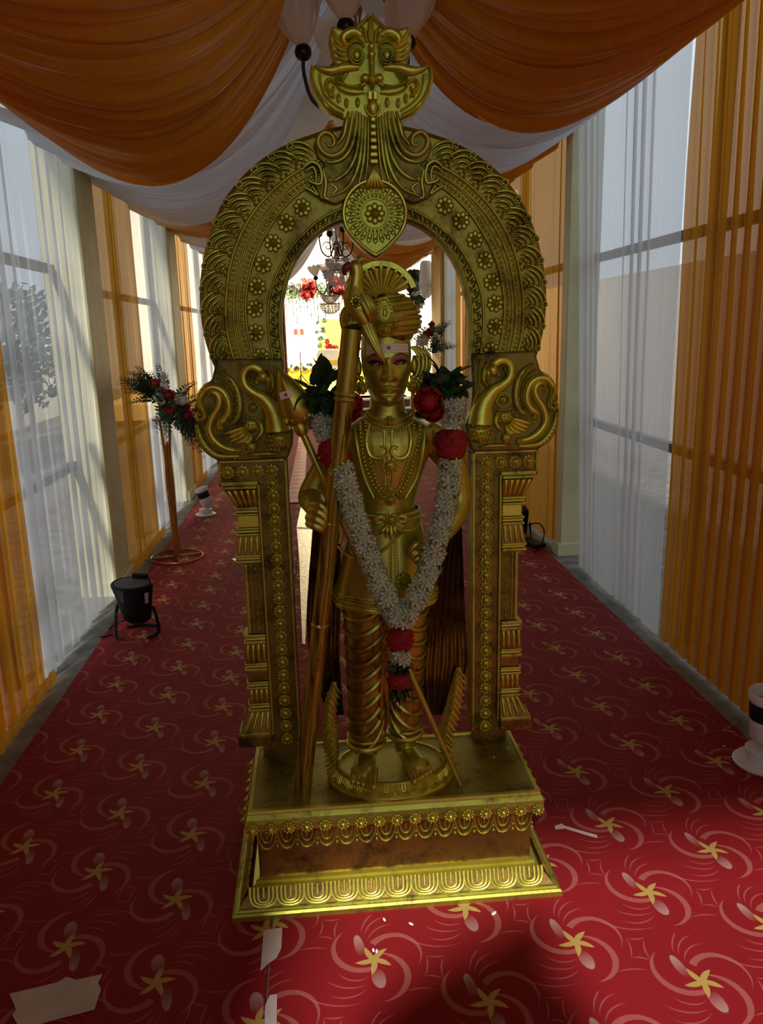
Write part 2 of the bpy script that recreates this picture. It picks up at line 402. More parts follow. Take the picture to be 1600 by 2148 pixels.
rails(XR + .17, 'dark steel rails showing through the curtains beside the large white spotlight',
      [('rail', .5, 4.88, 1.90), ('rail', .5, 4.88, .90), ('rail', 5.05, 9.6, 1.90), ('rail', 5.05, 9.6, .90), ('up', 3.42, 0, 0), ('up', 6.6, 0, 0), ('up', .5, 0, 0)])
rails(XL - .17, 'dark steel rails showing through the curtains behind the black floor lamp',
      [('rail', .5, 4.5, 1.86), ('rail', .5, 4.5, .80), ('rail', 3.3, 4.1, 1.27), ('rail', 4.9, 7.2, 1.78), ('rail', 4.9, 7.2, .80), ('rail', 7.7, 12.9, 1.78), ('up', 3.3, 0, 0), ('up', 5.9, 0, 0), ('up', .5, 0, 0)])

# ceiling swags
def swag(name, label, m, side, ya, yb, zw, G, s0, s1, nf=9, A=.035, seed=0, group=None):
    r = random.Random(seed); ph = [r.uniform(0, 6.28) for _ in range(8)]; Xw = XR + .03 if side > 0 else XL - .03
    NT_, NS = nf*28, 30; rows = []
    for i in range(NT_ + 1):
        t = i/NT_; row = []; sag = lerp(s0, s1, t**.8)
        th = 2*PI*nf*(t + .03*math.sin(5*t + ph[0])); jag = .5 + .5*math.sin(t*17 + ph[1])
        Cp = Vector((G[0], G[1] + lerp(-.16, .16, t), G[2] + .05*math.sin(th*.5)*0)); Wp = Vector((Xw, lerp(ya, yb, t), zw + .02*math.sin(th*.5 + ph[2])))
        for j in range(NS + 1):
            s = j/NS; e = math.sin(PI*min(1, s*1.02))**.7
            p = Cp.lerp(Wp, s); sh = math.sin(PI*s**.80)*(1 + .10*(s - .5))
            a = A*(.40 + .60*jag)*(.30 + .70*e)
            p.z -= sag*sh - a*math.sin(th + .9*math.sin(s*3 + ph[3] + t*6)) - .45*a*math.sin(2.3*th + ph[4] + s*4) - .36*a*math.sin(5.1*th + ph[5] - s*3)
            p.y += a*.9*math.cos(th + s*1.2) - .12*sh*(yb-ya)*(.5-t)
            row.append(p)
        rows.append(row)
    mb = MB(); mb.grid(rows); o = obj(name, mb, m, angle=180)
    return tag(o, label, 'ceiling drape', group)
OSa, WSa = M['orange_satin'], M['white_satin']
G1, G2, G3, G4, G5, G6 = (.155, 2.95, 3.02), (.17, 4.1, 3.05), (.19, 6.4, 3.0), (.2, 7.6, 3.0), (.21, 9.9, 2.95), (.21, 11.2, 2.95)
for side, sets in ((-1, [('o', .3, 3.52, 2.47, G1, .42, .62, 15), ('w', 3.45, 5.92, 2.40, G2, .42, .50, 11), ('o', 5.85, 7.45, 2.42, G3, .30, .36, 6), ('w', 7.4, 9.2, 2.42, G4, .3, .4, 6), ('o', 9.1, 10.9, 2.42, G5, .3, .42, 6), ('w', 10.8, 12.9, 2.42, G6, .3, .5, 6)]),
                   (1, [('o', .3, 3.35, 2.66, G1, .36, .52, 15), ('w', 3.25, 4.92, 2.66, G2, .42, .52, 10), ('o', 4.85, 6.5, 2.64, G3, .32, .42, 6), ('w', 6.4, 8.7, 2.62, G4, .3, .42, 7), ('o', 8.6, 10.6, 2.55, G5, .34, .52, 7), ('w', 10.5, 12.9, 2.5, G6, .3, .5, 6)])):
    wh = 'flower stand' if side < 0 else 'low black floor light'
    od = ['first from the entrance', 'second from the entrance', 'third from the entrance', 'fourth from the entrance', 'fifth from the entrance', 'last before the stage']
    for i, (c, ya, yb, zw, G, s0, s1, nf) in enumerate(sets):
        swag('ceiling_drape', f"{'orange' if c == 'o' else 'white'} satin ceiling swag, {od[i]} on the {wh} side", OSa if c == 'o' else WSa, side, ya, yb, zw, G, s0, s1, nf, .042, i*7 + side + 50)

# outside the sheer walls: whitewashed yard wall, shrubs
mb = MB(); mb.box((-5.2, 5, .7), (.2, 26, 1.4)); struct(obj('wall_yard', mb, M['outside_wall'], smooth=False))

mb = MB(); mb.box((4.6, 5, 1.1), (.2, 26, 2.2)); struct(obj('wall_yard', mb, M['tent'], smooth=False))
mb = MB(); mb.box((0, -9.0, .6), (16, .3, 1.2)); struct(obj('wall_skyblock', mb, M['tent'], smooth=False))  # added unseen wall, holds back low sky light from behind the camera
rs = random.Random(4)
for k in range(5):
    c = Vector((-4.3 + rs.uniform(-.3, .3), 2.2 + k*2.7, 0)); H_ = rs.uniform(1.9, 3.0)
    t = thing('shrub', 'leafy shrub standing outside behind the sheer curtains', 'shrub', c, 'shrubs outside the sheer curtains'); mb = MB(); mb.tube([c, c + Vector((0, 0, H_*.6))], .03, 6); obj('stem', mb, M['rail'], t)
    mb = MB()
    for j in range(1100):
        u = Vector((rs.gauss(0, 1), rs.gauss(0, 1), rs.gauss(0, 1))).normalized()*rs.random()**.4; d = c + Vector((u.x*.55, u.y*1.1, H_*.58 + u.z*H_*.42)); n_ = Vector((rs.gauss(0, 1), rs.gauss(0, 1), rs.gauss(0, 1))).normalized(); a = n_.orthogonal()*.065; b = n_.cross(a)*.5
        mb.add([d - a, d - b, d + a, d + b], [(0, 1, 2, 3)])
    obj('foliage', mb, M['shrub'], t, kind='stuff')
# added behind the camera, unseen: a curtain, wall and board that shade the carpet
mb = MB(); rows = []
for i in range(49): u = i/48; rows.append([(-1.52 + u*.56, -1.98 + .05*math.sin(i*1.1), .02), (-1.52 + u*.56, -1.98 + .05*math.sin(i*1.1), 3.56)])
mb.grid(rows); tag(obj('shade_curtain', mb, M['orange_satin']), 'added unseen orange curtain that keeps sun off one side of the carpet', 'curtain')
mb = MB(); mb.box((-1.42, -.1, 1.6), (.12, 3.6, 3.2)); struct(obj('wall_left', mb, M['outside_wall'], smooth=False))  # added unseen wall, stops sun reaching the left side of the carpet
SB = thing('shadow_board', 'added unseen board on legs, cut to cast a figure shadow on the carpet', 'board', (.08, -.30, .006))
P = [(-.47, 1.49), (-.354, 1.59), (-.18, 1.68), (-.085, 1.74), (-.03, 1.70), (-.044, 1.59), (.04, 1.49), (.1, 1.2), (.12, .3), (-.52, .3)]  # outline shaped so its shadow reads as a standing figure
mb = MB(); mb.prism([(.10 + a, b) for a, b in P], -.30, -.27); obj('board', mb, M['step_brown'] if 'step_brown' in M else M['rail'], SB, smooth=False)
for x, y in ((-.12, -.26), (.32, -.26), (.10, -.62)): mb = MB(); mb.tube([(x, y, .006), (.10 + (x - .1)*.3, -.31, 1.35)], .014, 6); obj('leg', mb, M['rail'], SB)

# ------------------------------------------------------------------ golden plinth
GD, GB, GG, CP, GK = M['gold'], M['gold_bright'], M['gold_ground'], M['copper'], M['gold_dark']
CX = 0.165
def rect_rings(levels):
    """stacked rectangular mouldings: (half width, y front, y back, z)"""
    mb = MB(); rows = []
    for hw, yf, yb, z in levels: rows.append([(CX - hw, yf, z), (CX + hw, yf, z), (CX + hw, yb, z), (CX - hw, yb, z)])
    return mb.rings(rows)
PL = thing('plinth', 'golden rectangular plinth with lotus petal skirt and a row of studs', 'plinth', (CX, 1.95, 0.006))
obj('base_slab', rect_rings([(.440, 1.772, 2.20, .006), (.440, 1.772, 2.20, .020), (.435, 1.777, 2.195, .025), (.430, 1.782, 2.19, .025), (.428, 1.784, 2.19, .030), (.422, 1.789, 2.18, .031)]), GD, PL, smooth=False)
obj('lotus_slope', rect_rings([(.422, 1.789, 2.18, .028), (.414, 1.796, 2.175, .040), (.387, 1.813, 2.165, .072), (.384, 1.815, 2.16, .075)]), CP, PL, smooth=False)
obj('step_moulding', rect_rings([(.384, 1.811, 2.165, .071), (.384, 1.811, 2.165, .080), (.376, 1.819, 2.16, .083), (.376, 1.819, 2.16, .090), (.368, 1.826, 2.155, .093)]), GB, PL, smooth=False)
obj('riser', rect_rings([(.366, 1.830, 2.15, .088), (.366, 1.830, 2.15, .236)]), CP, PL, smooth=False, bevel=.004)
obj('cornice', rect_rings([(.366, 1.829, 2.15, .229), (.374, 1.820, 2.152, .235), (.382, 1.808, 2.155, .243), (.391, 1.797, 2.158, .249), (.391, 1.797, 2.158, .269), (.389, 1.799, 2.156, .282), (.386, 1.805, 2.15, .294), (.380, 1.814, 2.145, .299)]), GD, PL, smooth=False)
obj('top_rim', rect_rings([(.385, 1.806, 2.146, .293), (.383, 1.808, 2.143, .3025), (.374, 1.819, 2.132, .3025), (.372, 1.822, 2.13, .299), (.37, 1.83, 2.125, .2985)]), GB, PL, smooth=False)
obj('top_board', rect_rings([(.373, 1.820, 2.13, .292), (.373, 1.820, 2.13, .300)]), GG, PL, smooth=False)
ZT = .300
# lotus petals on the sloping skirt, three nested lips each
def lotus_petal(w, h, lips=3, y=0.0):
    mb = MB()
    for k in range(lips):
        s = 1 - k*.30; a = w*.5*s
        P = [(-a, h*.98), (-a, h*.45), (-a*.72, h*.12 + (1-s)*h*.28), (0, (1-s)*h*.38), (a*.72, h*.12 + (1-s)*h*.28), (a, h*.45), (a, h*.98)]
        mb.ridge(smooth_path([(p[0], 0, p[1]) for p in P], 3), w*.065, .0045, y, 5)
    mb.ridge([(0, h*.95), (0, h*.45)], w*.06, .004, y, 5)
    return mb
LPm = lotus_petal(.070, .052).mesh('lotus_petal'); LPm.materials.append(GB)
tilt = Matrix.Rotation(-.42, 4, 'X')
for k in range(11):
    x = CX - .3575 + k*.0715
    inst('lotus_petal', LPm, Matrix.Translation((x, 1.791, .030)) @ tilt, PL)
for s in (-1, 1):
    for k in range(5):
        inst('lotus_petal', LPm, Matrix.Translation((CX + s*.419, 1.855 + k*.068, .030)) @ Matrix.Rotation(s*PI/2, 4, 'Z') @ tilt, PL)
# studs along the cornice
def stud(r, h):
    mb = MB(); mb.bead(0, 0, r*.98, 0, h*.35, 12, 1)
    for k in range(10): mb.bead(r*.82*math.cos(k*.6283), r*.82*math.sin(k*.6283), r*.24, -h*.25, r*.2, 6, 2)
    mb.bead(0, 0, r*.66, -h*.2, h*.8, 12, 4); mb.bead(0, 0, r*.22, -h*.95, r*.2, 6, 2)
    return mb
STm = stud(.0165, .016).mesh('stud'); STm.materials.append(GB)
for k in range(17): inst('stud', STm, Matrix.Translation((CX - .374 + k*.0468, 1.798, .258)), PL)
for s in (-1, 1):
    for k in range(7): inst('stud', STm, Matrix.Translation((CX + s*.390, 1.84 + k*.046, .258)) @ Matrix.Rotation(s*PI/2, 4, 'Z'), PL)
# hanging arch border under the cornice
def arcade(w):
    mb = MB()
    for k, s in enumerate((1, .62)):
        mb.ridge([(-w*.46*s*math.cos(a*PI/8), -w*.95*s*math.sin(a*PI/8)) for a in range(9)], w*.06, .004, 0, 5)
    mb.ridge([(0, -.002), (0, -w*.4)], w*.05, .003, 0, 5); mb.bead(w*.5, -w*.8, w*.09, 0); mb.bead(w*.5, -w*.55, w*.07, 0)
    return mb
ARm = arcade(.054).mesh('hanging_arch'); ARm.materials.append(GD)
for k in range(14): inst('hanging_arch', ARm, Matrix.Translation((CX - .342 + k*.0526, 1.8295, .227)), PL)

# ------------------------------------------------------------------ golden arch
TH = thing('ornate_arch', 'tall golden arched back frame with beast mask crown and swan shoulders', 'arch', (CX, 2.09, ZT))
YF = 2.06; YB = 2.115; ZC = 1.60
def ob(name, x): return float(np.interp(x, *TABS[name]))
TABS = {'out': ([0, 22, 33, 46, 58, 69, 80, 93, 105, 117, 130], [.392, .398, .408, .420, .430, .434, .438, .446, .454, .460, .465]),
        'ro': ([20, 29, 49, 69, 89, 104, 117, 130], [.335, .338, .349, .363, .377, .394, .408, .415]),
        'ri': ([20, 32, 62, 87, 107, 120, 130], [.293, .296, .303, .323, .343, .358, .365]),
        'fi': ([10, 28, 51, 75, 96, 110, 120, 135], [.210, .214, .224, .246, .275, .294, .312, .35]),
        'in': ([0, 26, 39, 57, 75, 92, 108, 121, 137], [.180, .186, .194, .203, .217, .232, .255, .280, .338])}
def pol(ph, r): a = math.radians(abs(ph)); s = -1 if ph < 0 else 1; return (CX + s*r*math.sin(a), ZC + r*math.cos(a))
def arc(nm, a, b, n=50, d=0.0): return [pol(lerp(a, b, i/n), ob(nm, abs(lerp(a, b, i/n))) + d) for i in range(n + 1)]
# slab
mb = MB(); rows = []
for i in range(91):
    ph = lerp(-128, 128, i/90); ri = ob('in', abs(ph)); ro = ob('out', abs(ph))
    prof = [(ri, YB), (ri, YF + .012), (ri + .006, YF), (ob('fi', abs(ph)), YF), (ob('ri', abs(ph)), YF), (ob('ro', abs(ph)), YF - .004), (ro - .012, YF - .002), (ro, YF + .010), (ro, YB)]
    rows.append([(pol(ph, r)[0], y, pol(ph, r)[1]) for r, y in prof])
mb.rings(rows); obj('arch_slab', mb, GG, TH, angle=35)
for s in (-1, 1):
    for nm, d, w in (('fi', 0, .004), ('ri', .001, .0045), ('ro', -.002, .005), ('ro', -.0215, .0035), ('ri', .0225, .0035), ('in', .006, .004)):
        mb = MB(); mb.ridge(arc(nm, s*22, s*124, 60, d), w, w*1.6, YF - (.003 if nm == 'ro' else 0)); obj('moulding', mb, GD, TH)
    for nm, d in (('ro', -.0115), ('ri', .0125)):
        mb = MB(); L = 0; P = arc(nm, s*24, s*122, 400, d); last = None
        for p in P:
            if last is None or math.hypot(p[0]-last[0], p[1]-last[1]) > .0115: mb.bead(p[0], p[1], .0052, YF - .002, .006, 7, 3); last = p
        obj('bead_string', mb, GB, TH, kind='stuff')
# rosettes
def rosette(r, n=8, h=.012):
    mb = MB()
    for k in range(n):
        a = 2*PI*k/n; c, s_ = math.cos(a), math.sin(a)
        P = [(r*.62 + r*.34*math.cos(q*PI/5), r*.30*math.sin(q*PI/5)) for q in range(10)]
        rim = [(x*c - y*s_, x*s_ + y*c) for x, y in P]; ctr = (r*.62*c, r*.62*s_)
        mb.add([(x, 0, z) for x, z in rim] + [(lerp(ctr[0], x, .85), -h*.55, lerp(ctr[1], z, .85)) for x, z in rim] + [(lerp(ctr[0], x, .5), -h*.25, lerp(ctr[1], z, .5)) for x, z in rim],
               [(i, (i+1) % 10, (i+1) % 10 + 10, i + 10) for i in range(10)] + [(i+10, (i+1) % 10 + 10, (i+1) % 10 + 20, i + 20) for i in range(10)] + [tuple(range(20, 30))])
    mb.bead(0, 0, r*.40, -h*.2, h*.45, 10, 2)
    for k in range(8): mb.bead(r*.30*math.cos(k*PI/4), r*.30*math.sin(k*PI/4), r*.10, -h*.5, r*.1, 5, 2)
    mb.bead(0, 0, r*.2, -h*.55, h*.5, 8, 3)
    return mb
RSm = rosette(.0245, 8, .015).mesh('rosette'); RSm.materials.append(GD)
for s in (-1, 1):
    for ph, r in ((41.5, .268), (53, .274), (65, .280), (76.4, .289), (87.1, .299), (97.2, .310), (107.4, .324), (117.8, .338)):
        p = pol(s*ph, r); inst('rosette', RSm, Matrix.Translation((p[0], YF, p[1])) @ Matrix.Rotation(random.uniform(0, .7), 4, 'Y'), TH)
# outer band of curling leaves; local: +x along the arch, +z outwards
def curl_leaf():
    mb = MB()
    for k, r in enumerate((.016, .027, .038, .049)):
        mb.ridge([(.016 - r*math.cos(a), -.030 + r*1.12*math.sin(a)) for a in np.linspace(.15, 1.95 - .12*k, 10)], [.0022, .0050, .0046, .0030], [.005, .011, .010, .006], 0, 6)
    mb.ridge([(.014 + .0085*math.cos(a)*(1 - a/11), .021 + .0085*math.sin(a)*(1 - a/11)) for a in np.linspace(-1, 6, 15)], .0028, .009, 0, 6)
    for x, z, r in ((.026, .006, .0062), (.020, -.004, .0055), (.027, -.010, .0050), (.021, -.018, .0056), (.027, -.026, .0046), (.012, -.027, .0050)):
        mb.bead(x, z, r, 0, r*1.7, 8, 3)
    return mb
CLm = curl_leaf().mesh('curl_leaf'); CLm.materials.append(GD)
def frame(ph, r, y, flip=1):
    p = pol(ph, r); a = math.radians(abs(ph))*(1 if ph > 0 else -1)
    return Matrix.Translation((p[0], y, p[1])) @ Matrix.Rotation(a, 4, 'Y') @ Matrix.Scale(flip, 4, (1, 0, 0))
for s in (-1, 1):
    for k in range(13):
        ph = 28.5 + k*7.25; r = (ob('out', ph) + ob('ro', ph))/2; w = (ob('out', ph) - ob('ro', ph))/.062
        inst('curl_leaf', CLm, frame(s*ph, r + .002, YF - .002, s) @ Matrix.Diagonal((1.0, 1.15, w*.98, 1)), TH)
# inner band of small scrolls
def small_scroll():
    mb = MB()
    mb.ridge([(-.010 + .0075*(1 - a/9)*math.cos(a), .0075*(1 - a/9)*math.sin(a)) for a in np.linspace(0, 6, 12)][::-1] + [(-.002, .004), (.006, -.006), (.013, -.007)], .0022, .006, 0, 5)
    mb.ridge([(.004, .009), (.009, .004), (.011, -.002)], [.001, .003, .002], .005, 0, 5); mb.bead(.001, -.008, .003, 0)
    return mb
SSm = small_scroll().mesh('small_scroll'); SSm.materials.append(GD)
for s in (-1, 1):
    ph = 27
    while ph < 124:
        r = (ob('fi', ph) + ob('in', ph))/2; inst('small_scroll', SSm, frame(s*ph, r + .002, YF, s) @ Matrix.Diagonal((1, 1.8, .95, 1)), TH); ph += math.degrees(.0262/r)

# ---- medallion under the crown
YM = YF - .016
def disc(r, tip, n=40):
    P = []
    for k in range(n):
        a = 2*PI*k/n; rr = r; d = abs(((a - 1.5*PI + PI) % (2*PI)) - PI)
        if d < .75: rr = r*(1 + (tip - 1)*(1 - d/.75)**1.6)
        P.append((CX + rr*math.cos(a), 1.782 + rr*math.sin(a)))
    return P
mb = MB(); mb.prism(disc(.083, 1.27), YM, YF + .02); md = obj('medallion', mb, GD, TH, angle=35, bevel=.004)
mb = MB(); P = disc(.077, 1.27); mb.ridge(P + P[:1], .0055, .009, YM); obj('medallion_rim', mb, GB, md)
mb = MB()
for k in range(26): a = 2*PI*k/26; mb.bead(CX + .041*math.cos(a), 1.782 + .041*math.sin(a), .0042, YM, .005, 6, 3)
obj('bead_ring', mb, GB, md, kind='stuff')
mb = MB()
for r in (.047, .034): mb.ridge([(CX + r*math.cos(a), 1.782 + r*math.sin(a)) for a in np.linspace(0, 2*PI, 41)], .0018, .004, YM)
obj('ring_line', mb, GD, md)
def ray():
    mb = MB(); mb.ridge([(-.004, 0), (-.005, .012), (0, .018), (.005, .012), (.004, 0)], .0017, .005, 0, 5); mb.bead(0, .008, .003, 0, .005, 6, 2); return mb
RYm = ray().mesh('ray_petal'); RYm.materials.append(GD)
for k in range(24):
    a = 2*PI*k/24; inst('ray_petal', RYm, Matrix.Translation((CX + .050*math.sin(a), YM, 1.782 + .050*math.cos(a))) @ Matrix.Rotation(a, 4, 'Y') @ Matrix.Diagonal((1, 1, 1.15, 1)), md)
inst('rosette', RSm, Matrix.Translation((CX, YM, 1.782)) @ Matrix.Diagonal((1.12, 1.2, 1.12, 1)), md)

# ---- crown: neck of strands and the beast mask (traced from the crop, mirrored about the centre line)
def uv(zx, zy, Y=YF - .02):
    p = px(560 + zx*.275, zy*.275, Y); return (p.x - CX, p.z)
def both(P): return [[(CX - u, v) for u, v in P], [(CX + u, v) for u, v in P]]      # P given with u > 0
def tr(L): return [(-uv(*q)[0], uv(*q)[1]) for q in L]                               # left trace -> positive u
neck = tr([(590, 900), (566, 1000), (545, 1060), (500, 1000), (430, 985), (372, 1030), (356, 1110), (385, 1200), (440, 1260), (400, 1290), (360, 1400), (400, 1520), (520, 1560), (640, 1500), (700, 1440)])
poly = [(CX - u, v) for u, v in neck] + [(CX + u, v) for u, v in neck[::-1]]
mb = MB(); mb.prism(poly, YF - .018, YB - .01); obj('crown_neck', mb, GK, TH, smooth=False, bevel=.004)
YN_ = YF - .018
strands = [([(622, 850), (603, 950), (582, 1040), (530, 1110)], .0055), ([(655, 850), (640, 960), (610, 1090), (560, 1165), (480, 1190), (412, 1145), (388, 1070), (432, 1012), (495, 1035), (512, 1095), (475, 1115), (455, 1080)], .0075),
           ([(685, 850), (675, 1000), (640, 1130), (580, 1210), (500, 1240), (440, 1230)], .0065), ([(708, 860), (700, 1050), (672, 1200), (612, 1310), (530, 1370), (490, 1375)], .0065),
           ([(730, 880), (722, 1080), (700, 1250), (655, 1370), (590, 1450), (480, 1500)], .007), ([(752, 890), (746, 1100), (732, 1250), (700, 1400)], .0065), ([(772, 900), (770, 1100), (764, 1260), (745, 1400)], .004)]
for P, w in strands:
    for q in both(tr(P)):
        mb = MB(); mb.ridge(smooth_path([(a, 0, b) for a, b in q], 6), [w*.7, w, w, w*.8, w*.45], [.006, .012, .012, .009, .005], YN_, 6); obj('strand', mb, GD, TH)
for k in range(7):
    u, v = uv(812, 920 + k*53); mb = MB(); mb.box((CX, YN_ - .006, v), (.0125 + k*.0014, .02, .0115)); obj('spine_bead', mb, GB, TH, bevel=.003)
for da in (-.5, -.25, 0, .25, .5):
    u, v = uv(812, 1285); mb = MB(); mb.ridge([(CX + math.sin(da)*q*.045, v - q*.047) for q in (0, .3, .6, .85, 1)], [.003, .005, .007, .006, .001], [.007, .012, .012, .009, .002], YN_ - .002); obj('tassel_leaf', mb, GB, TH)
# little beast heads where the strands meet the rails
for P, w in (([(285, 1275), (340, 1235), (395, 1262), (418, 1335), (408, 1400), (352, 1395), (318, 1375)], .006), ([(300, 1300), (350, 1275), (375, 1330), (372, 1400)], .004), ([(345, 1420), (385, 1485), (330, 1450), (285, 1430)], .0045),
             ([(430, 1300), (450, 1400), (440, 1500), (470, 1520)], .006), ([(480, 1400), (530, 1440), (500, 1480)], .005)):
    for q in both(tr(P)):
        mb = MB(); mb.ridge(smooth_path([(a, 0, b) for a, b in q], 6), [w*.6, w, w, w*.6], .011, YF - .012, 6); obj('beast_curl', mb, GD, TH)
for q in both(tr([(478, 1372)])):
    mb = MB(); mb.bead(q[0][0], q[0][1], .0075, YN_, .009); obj('beast_eye', mb, GB, TH)
# mask slab
half = tr([(785, 118), (735, 170), (668, 240), (610, 230), (495, 193), (470, 290), (492, 400), (515, 485), (440, 515), (362, 488), (328, 570), (350, 690), (400, 790), (480, 870), (585, 915)])
half[0] = (0.0, half[0][1])
poly = [(CX - u, v) for u, v in half] + [(CX + u, v) for u, v in half[:0:-1]]
MK = MB(); MK.prism(poly, YF - .022, YF + .03); MK = obj('beast_mask', MK, GD, TH, smooth=False, bevel=.006)
YK = YF - .022
def mk(name, P, w, h, m=GB, y=YK, n=6):
    for q in both(tr(P)):
        mb = MB(); mb.ridge(smooth_path([(a, 0, b) for a, b in q], n) if len(q) > 2 else q, w, h, y, 7); obj(name, mb, m, MK)
for P in ([(630, 340), (540, 300), (492, 215)], [(630, 370), (550, 340), (490, 265)], [(630, 400), (560, 385), (490, 320)], [(630, 430), (570, 425), (500, 385)], [(640, 455), (590, 460), (520, 445)]):
    mk('ear_feather', P, [.004, .006, .005, .002], [.008, .011, .008, .004])
mk('brow', [(735, 330), (700, 270), (640, 255), (585, 290), (590, 345), (620, 350)], [.006, .012, .011, .005], [.012, .02, .018, .008])
mk('brow_fold', [(740, 370), (700, 320), (650, 320), (615, 370)], [.004, .006, .006, .004], [.014, .02, .02, .012]); mk('brow_fold', [(700, 300), (650, 290), (610, 320)], .0035, .024)
mk('cheek_line', [(700, 520), (600, 520), (490, 545), (400, 530), (368, 500)], [.006, .012, .012, .006, .002], [.01, .016, .012, .006])
for k in range(5):
    mk('cheek_line', [(552 + k*24, 545 + k*3), (528 + k*17, 590 + k*12), (545 + k*18, 640 + k*6), (620 + k*12, 672 - k*2), (735, 690 - k*16)] if k < 4 else [(520, 600), (530, 660), (580, 705), (660, 725), (745, 715)], [.0015, .0026, .0030, .0028, .0015], [.008, .014, .016, .014, .008])
mk('jaw_rim', [(345, 510), (342, 600), (372, 700), (430, 790), (500, 850), (580, 890)], [.004, .006, .007, .006], .012)
mk('jaw_rim', [(400, 570), (408, 640), (440, 730), (510, 800), (590, 850)], .003, .008)
mk('mouth_curl', [(560, 700), (520, 640), (470, 615), (450, 660), (470, 700), (500, 690), (505, 665)], [.003, .005, .006, .005, .003], .012)
for zx, zy, r in ((483, 718, .0062), (545, 755, .0072), (605, 790, .0072), (690, 785, .0075), (505, 735, .004)):
    for q in both(tr([(zx, zy)])):
        mb = MB(); mb.sphere((q[0][0], YK - .004, q[0][1]), r, 8, 6, (.8, 1.1, 1.5)); obj('tooth', mb, GB, MK)
for q in both(tr([(680, 425)])):
    x, z = q[0]
    mb = MB(); mb.sphere((x, YK + .002, z), .0205, 16, 10, (1, 1.0, 1.25)); obj('eye_socket', mb, GB, MK)
    for r in (.0165, .0125):
        mb = MB(); mb.ridge([(x + r*math.cos(a), z - .004 + r*1.2*math.sin(a)) for a in np.linspace(0, 2*PI, 25)], .0022, .008, YK - (.0125 if r > .015 else .017)); obj('eye_ring', mb, GD, MK)
    mb = MB(); mb.sphere((x, YK - .014, z - .004), .0095, 12, 8, (1, 1, 1.25)); obj('eyeball', mb, GB, MK)
mb = MB(); P = [uv(785 + k*3, zy) for k, zy in enumerate((330, 400, 470, 540, 600, 650, 690))]
mb.ridge([(CX, v) for u, v in P], [.004, .006, .0075, .007, .0085, .010, .004], [.008, .016, .02, .022, .028, .03, .012], YK, 8); obj('nose', mb, GB, MK)
for zy, r in ((370, .0085), (430, .0095), (500, .008)):
    mb = MB(); mb.sphere((CX, YK - .012, uv(788, zy)[1]), r, 10, 7); obj('nose_bead', mb, GB, MK)
for q in both(tr([(745, 610)])):
    mb = MB(); mb.sphere((q[0][0], YK - .010, q[0][1]), .0115, 10, 7, (1, 1, .9)); obj('nostril', mb, GB, MK)
    mb = MB(); mb.ridge([(q[0][0] + (q[0][0] - CX)*.6*t_, q[0][1] - .010 - .006*t_) for t_ in (0, .5, 1)], .004, .012, YK); obj('nostril', mb, GD, MK)
mk('forehead_plume', [(786, 330), (780, 240), (778, 150)], [.004, .006, .002], .012)
mk('forehead_plume', [(760, 330), (745, 250), (720, 210)], [.003, .005, .002], .011); mk('forehead_plume', [(740, 320), (715, 260), (690, 240)], [.003, .005, .002], .010)
mk('forehead_edge', [(778, 125), (735, 170), (668, 238)], .0045, .010, n=4)
z1_ = uv(795, 715)[1]
for s in (-1, 1): mb = MB(); mb.box((CX + s*.0062, YK - .008, z1_ - .008), (.0105, .02, .020)); obj('front_tooth', mb, GB, MK, bevel=.002)
mb = MB(); mb.sphere((CX, YK - .004, uv(800, 825)[1]), .0165, 12, 8, (.8, .75, 1.25)); obj('tongue', mb, GB, MK)
mb = MB(); mb.ridge([(CX + .017*math.cos(a), uv(800, 805)[1] + .026*math.sin(a)) for a in np.linspace(PI, 2*PI, 13)], .003, .010, YK); obj('lip_rim', mb, GD, MK)

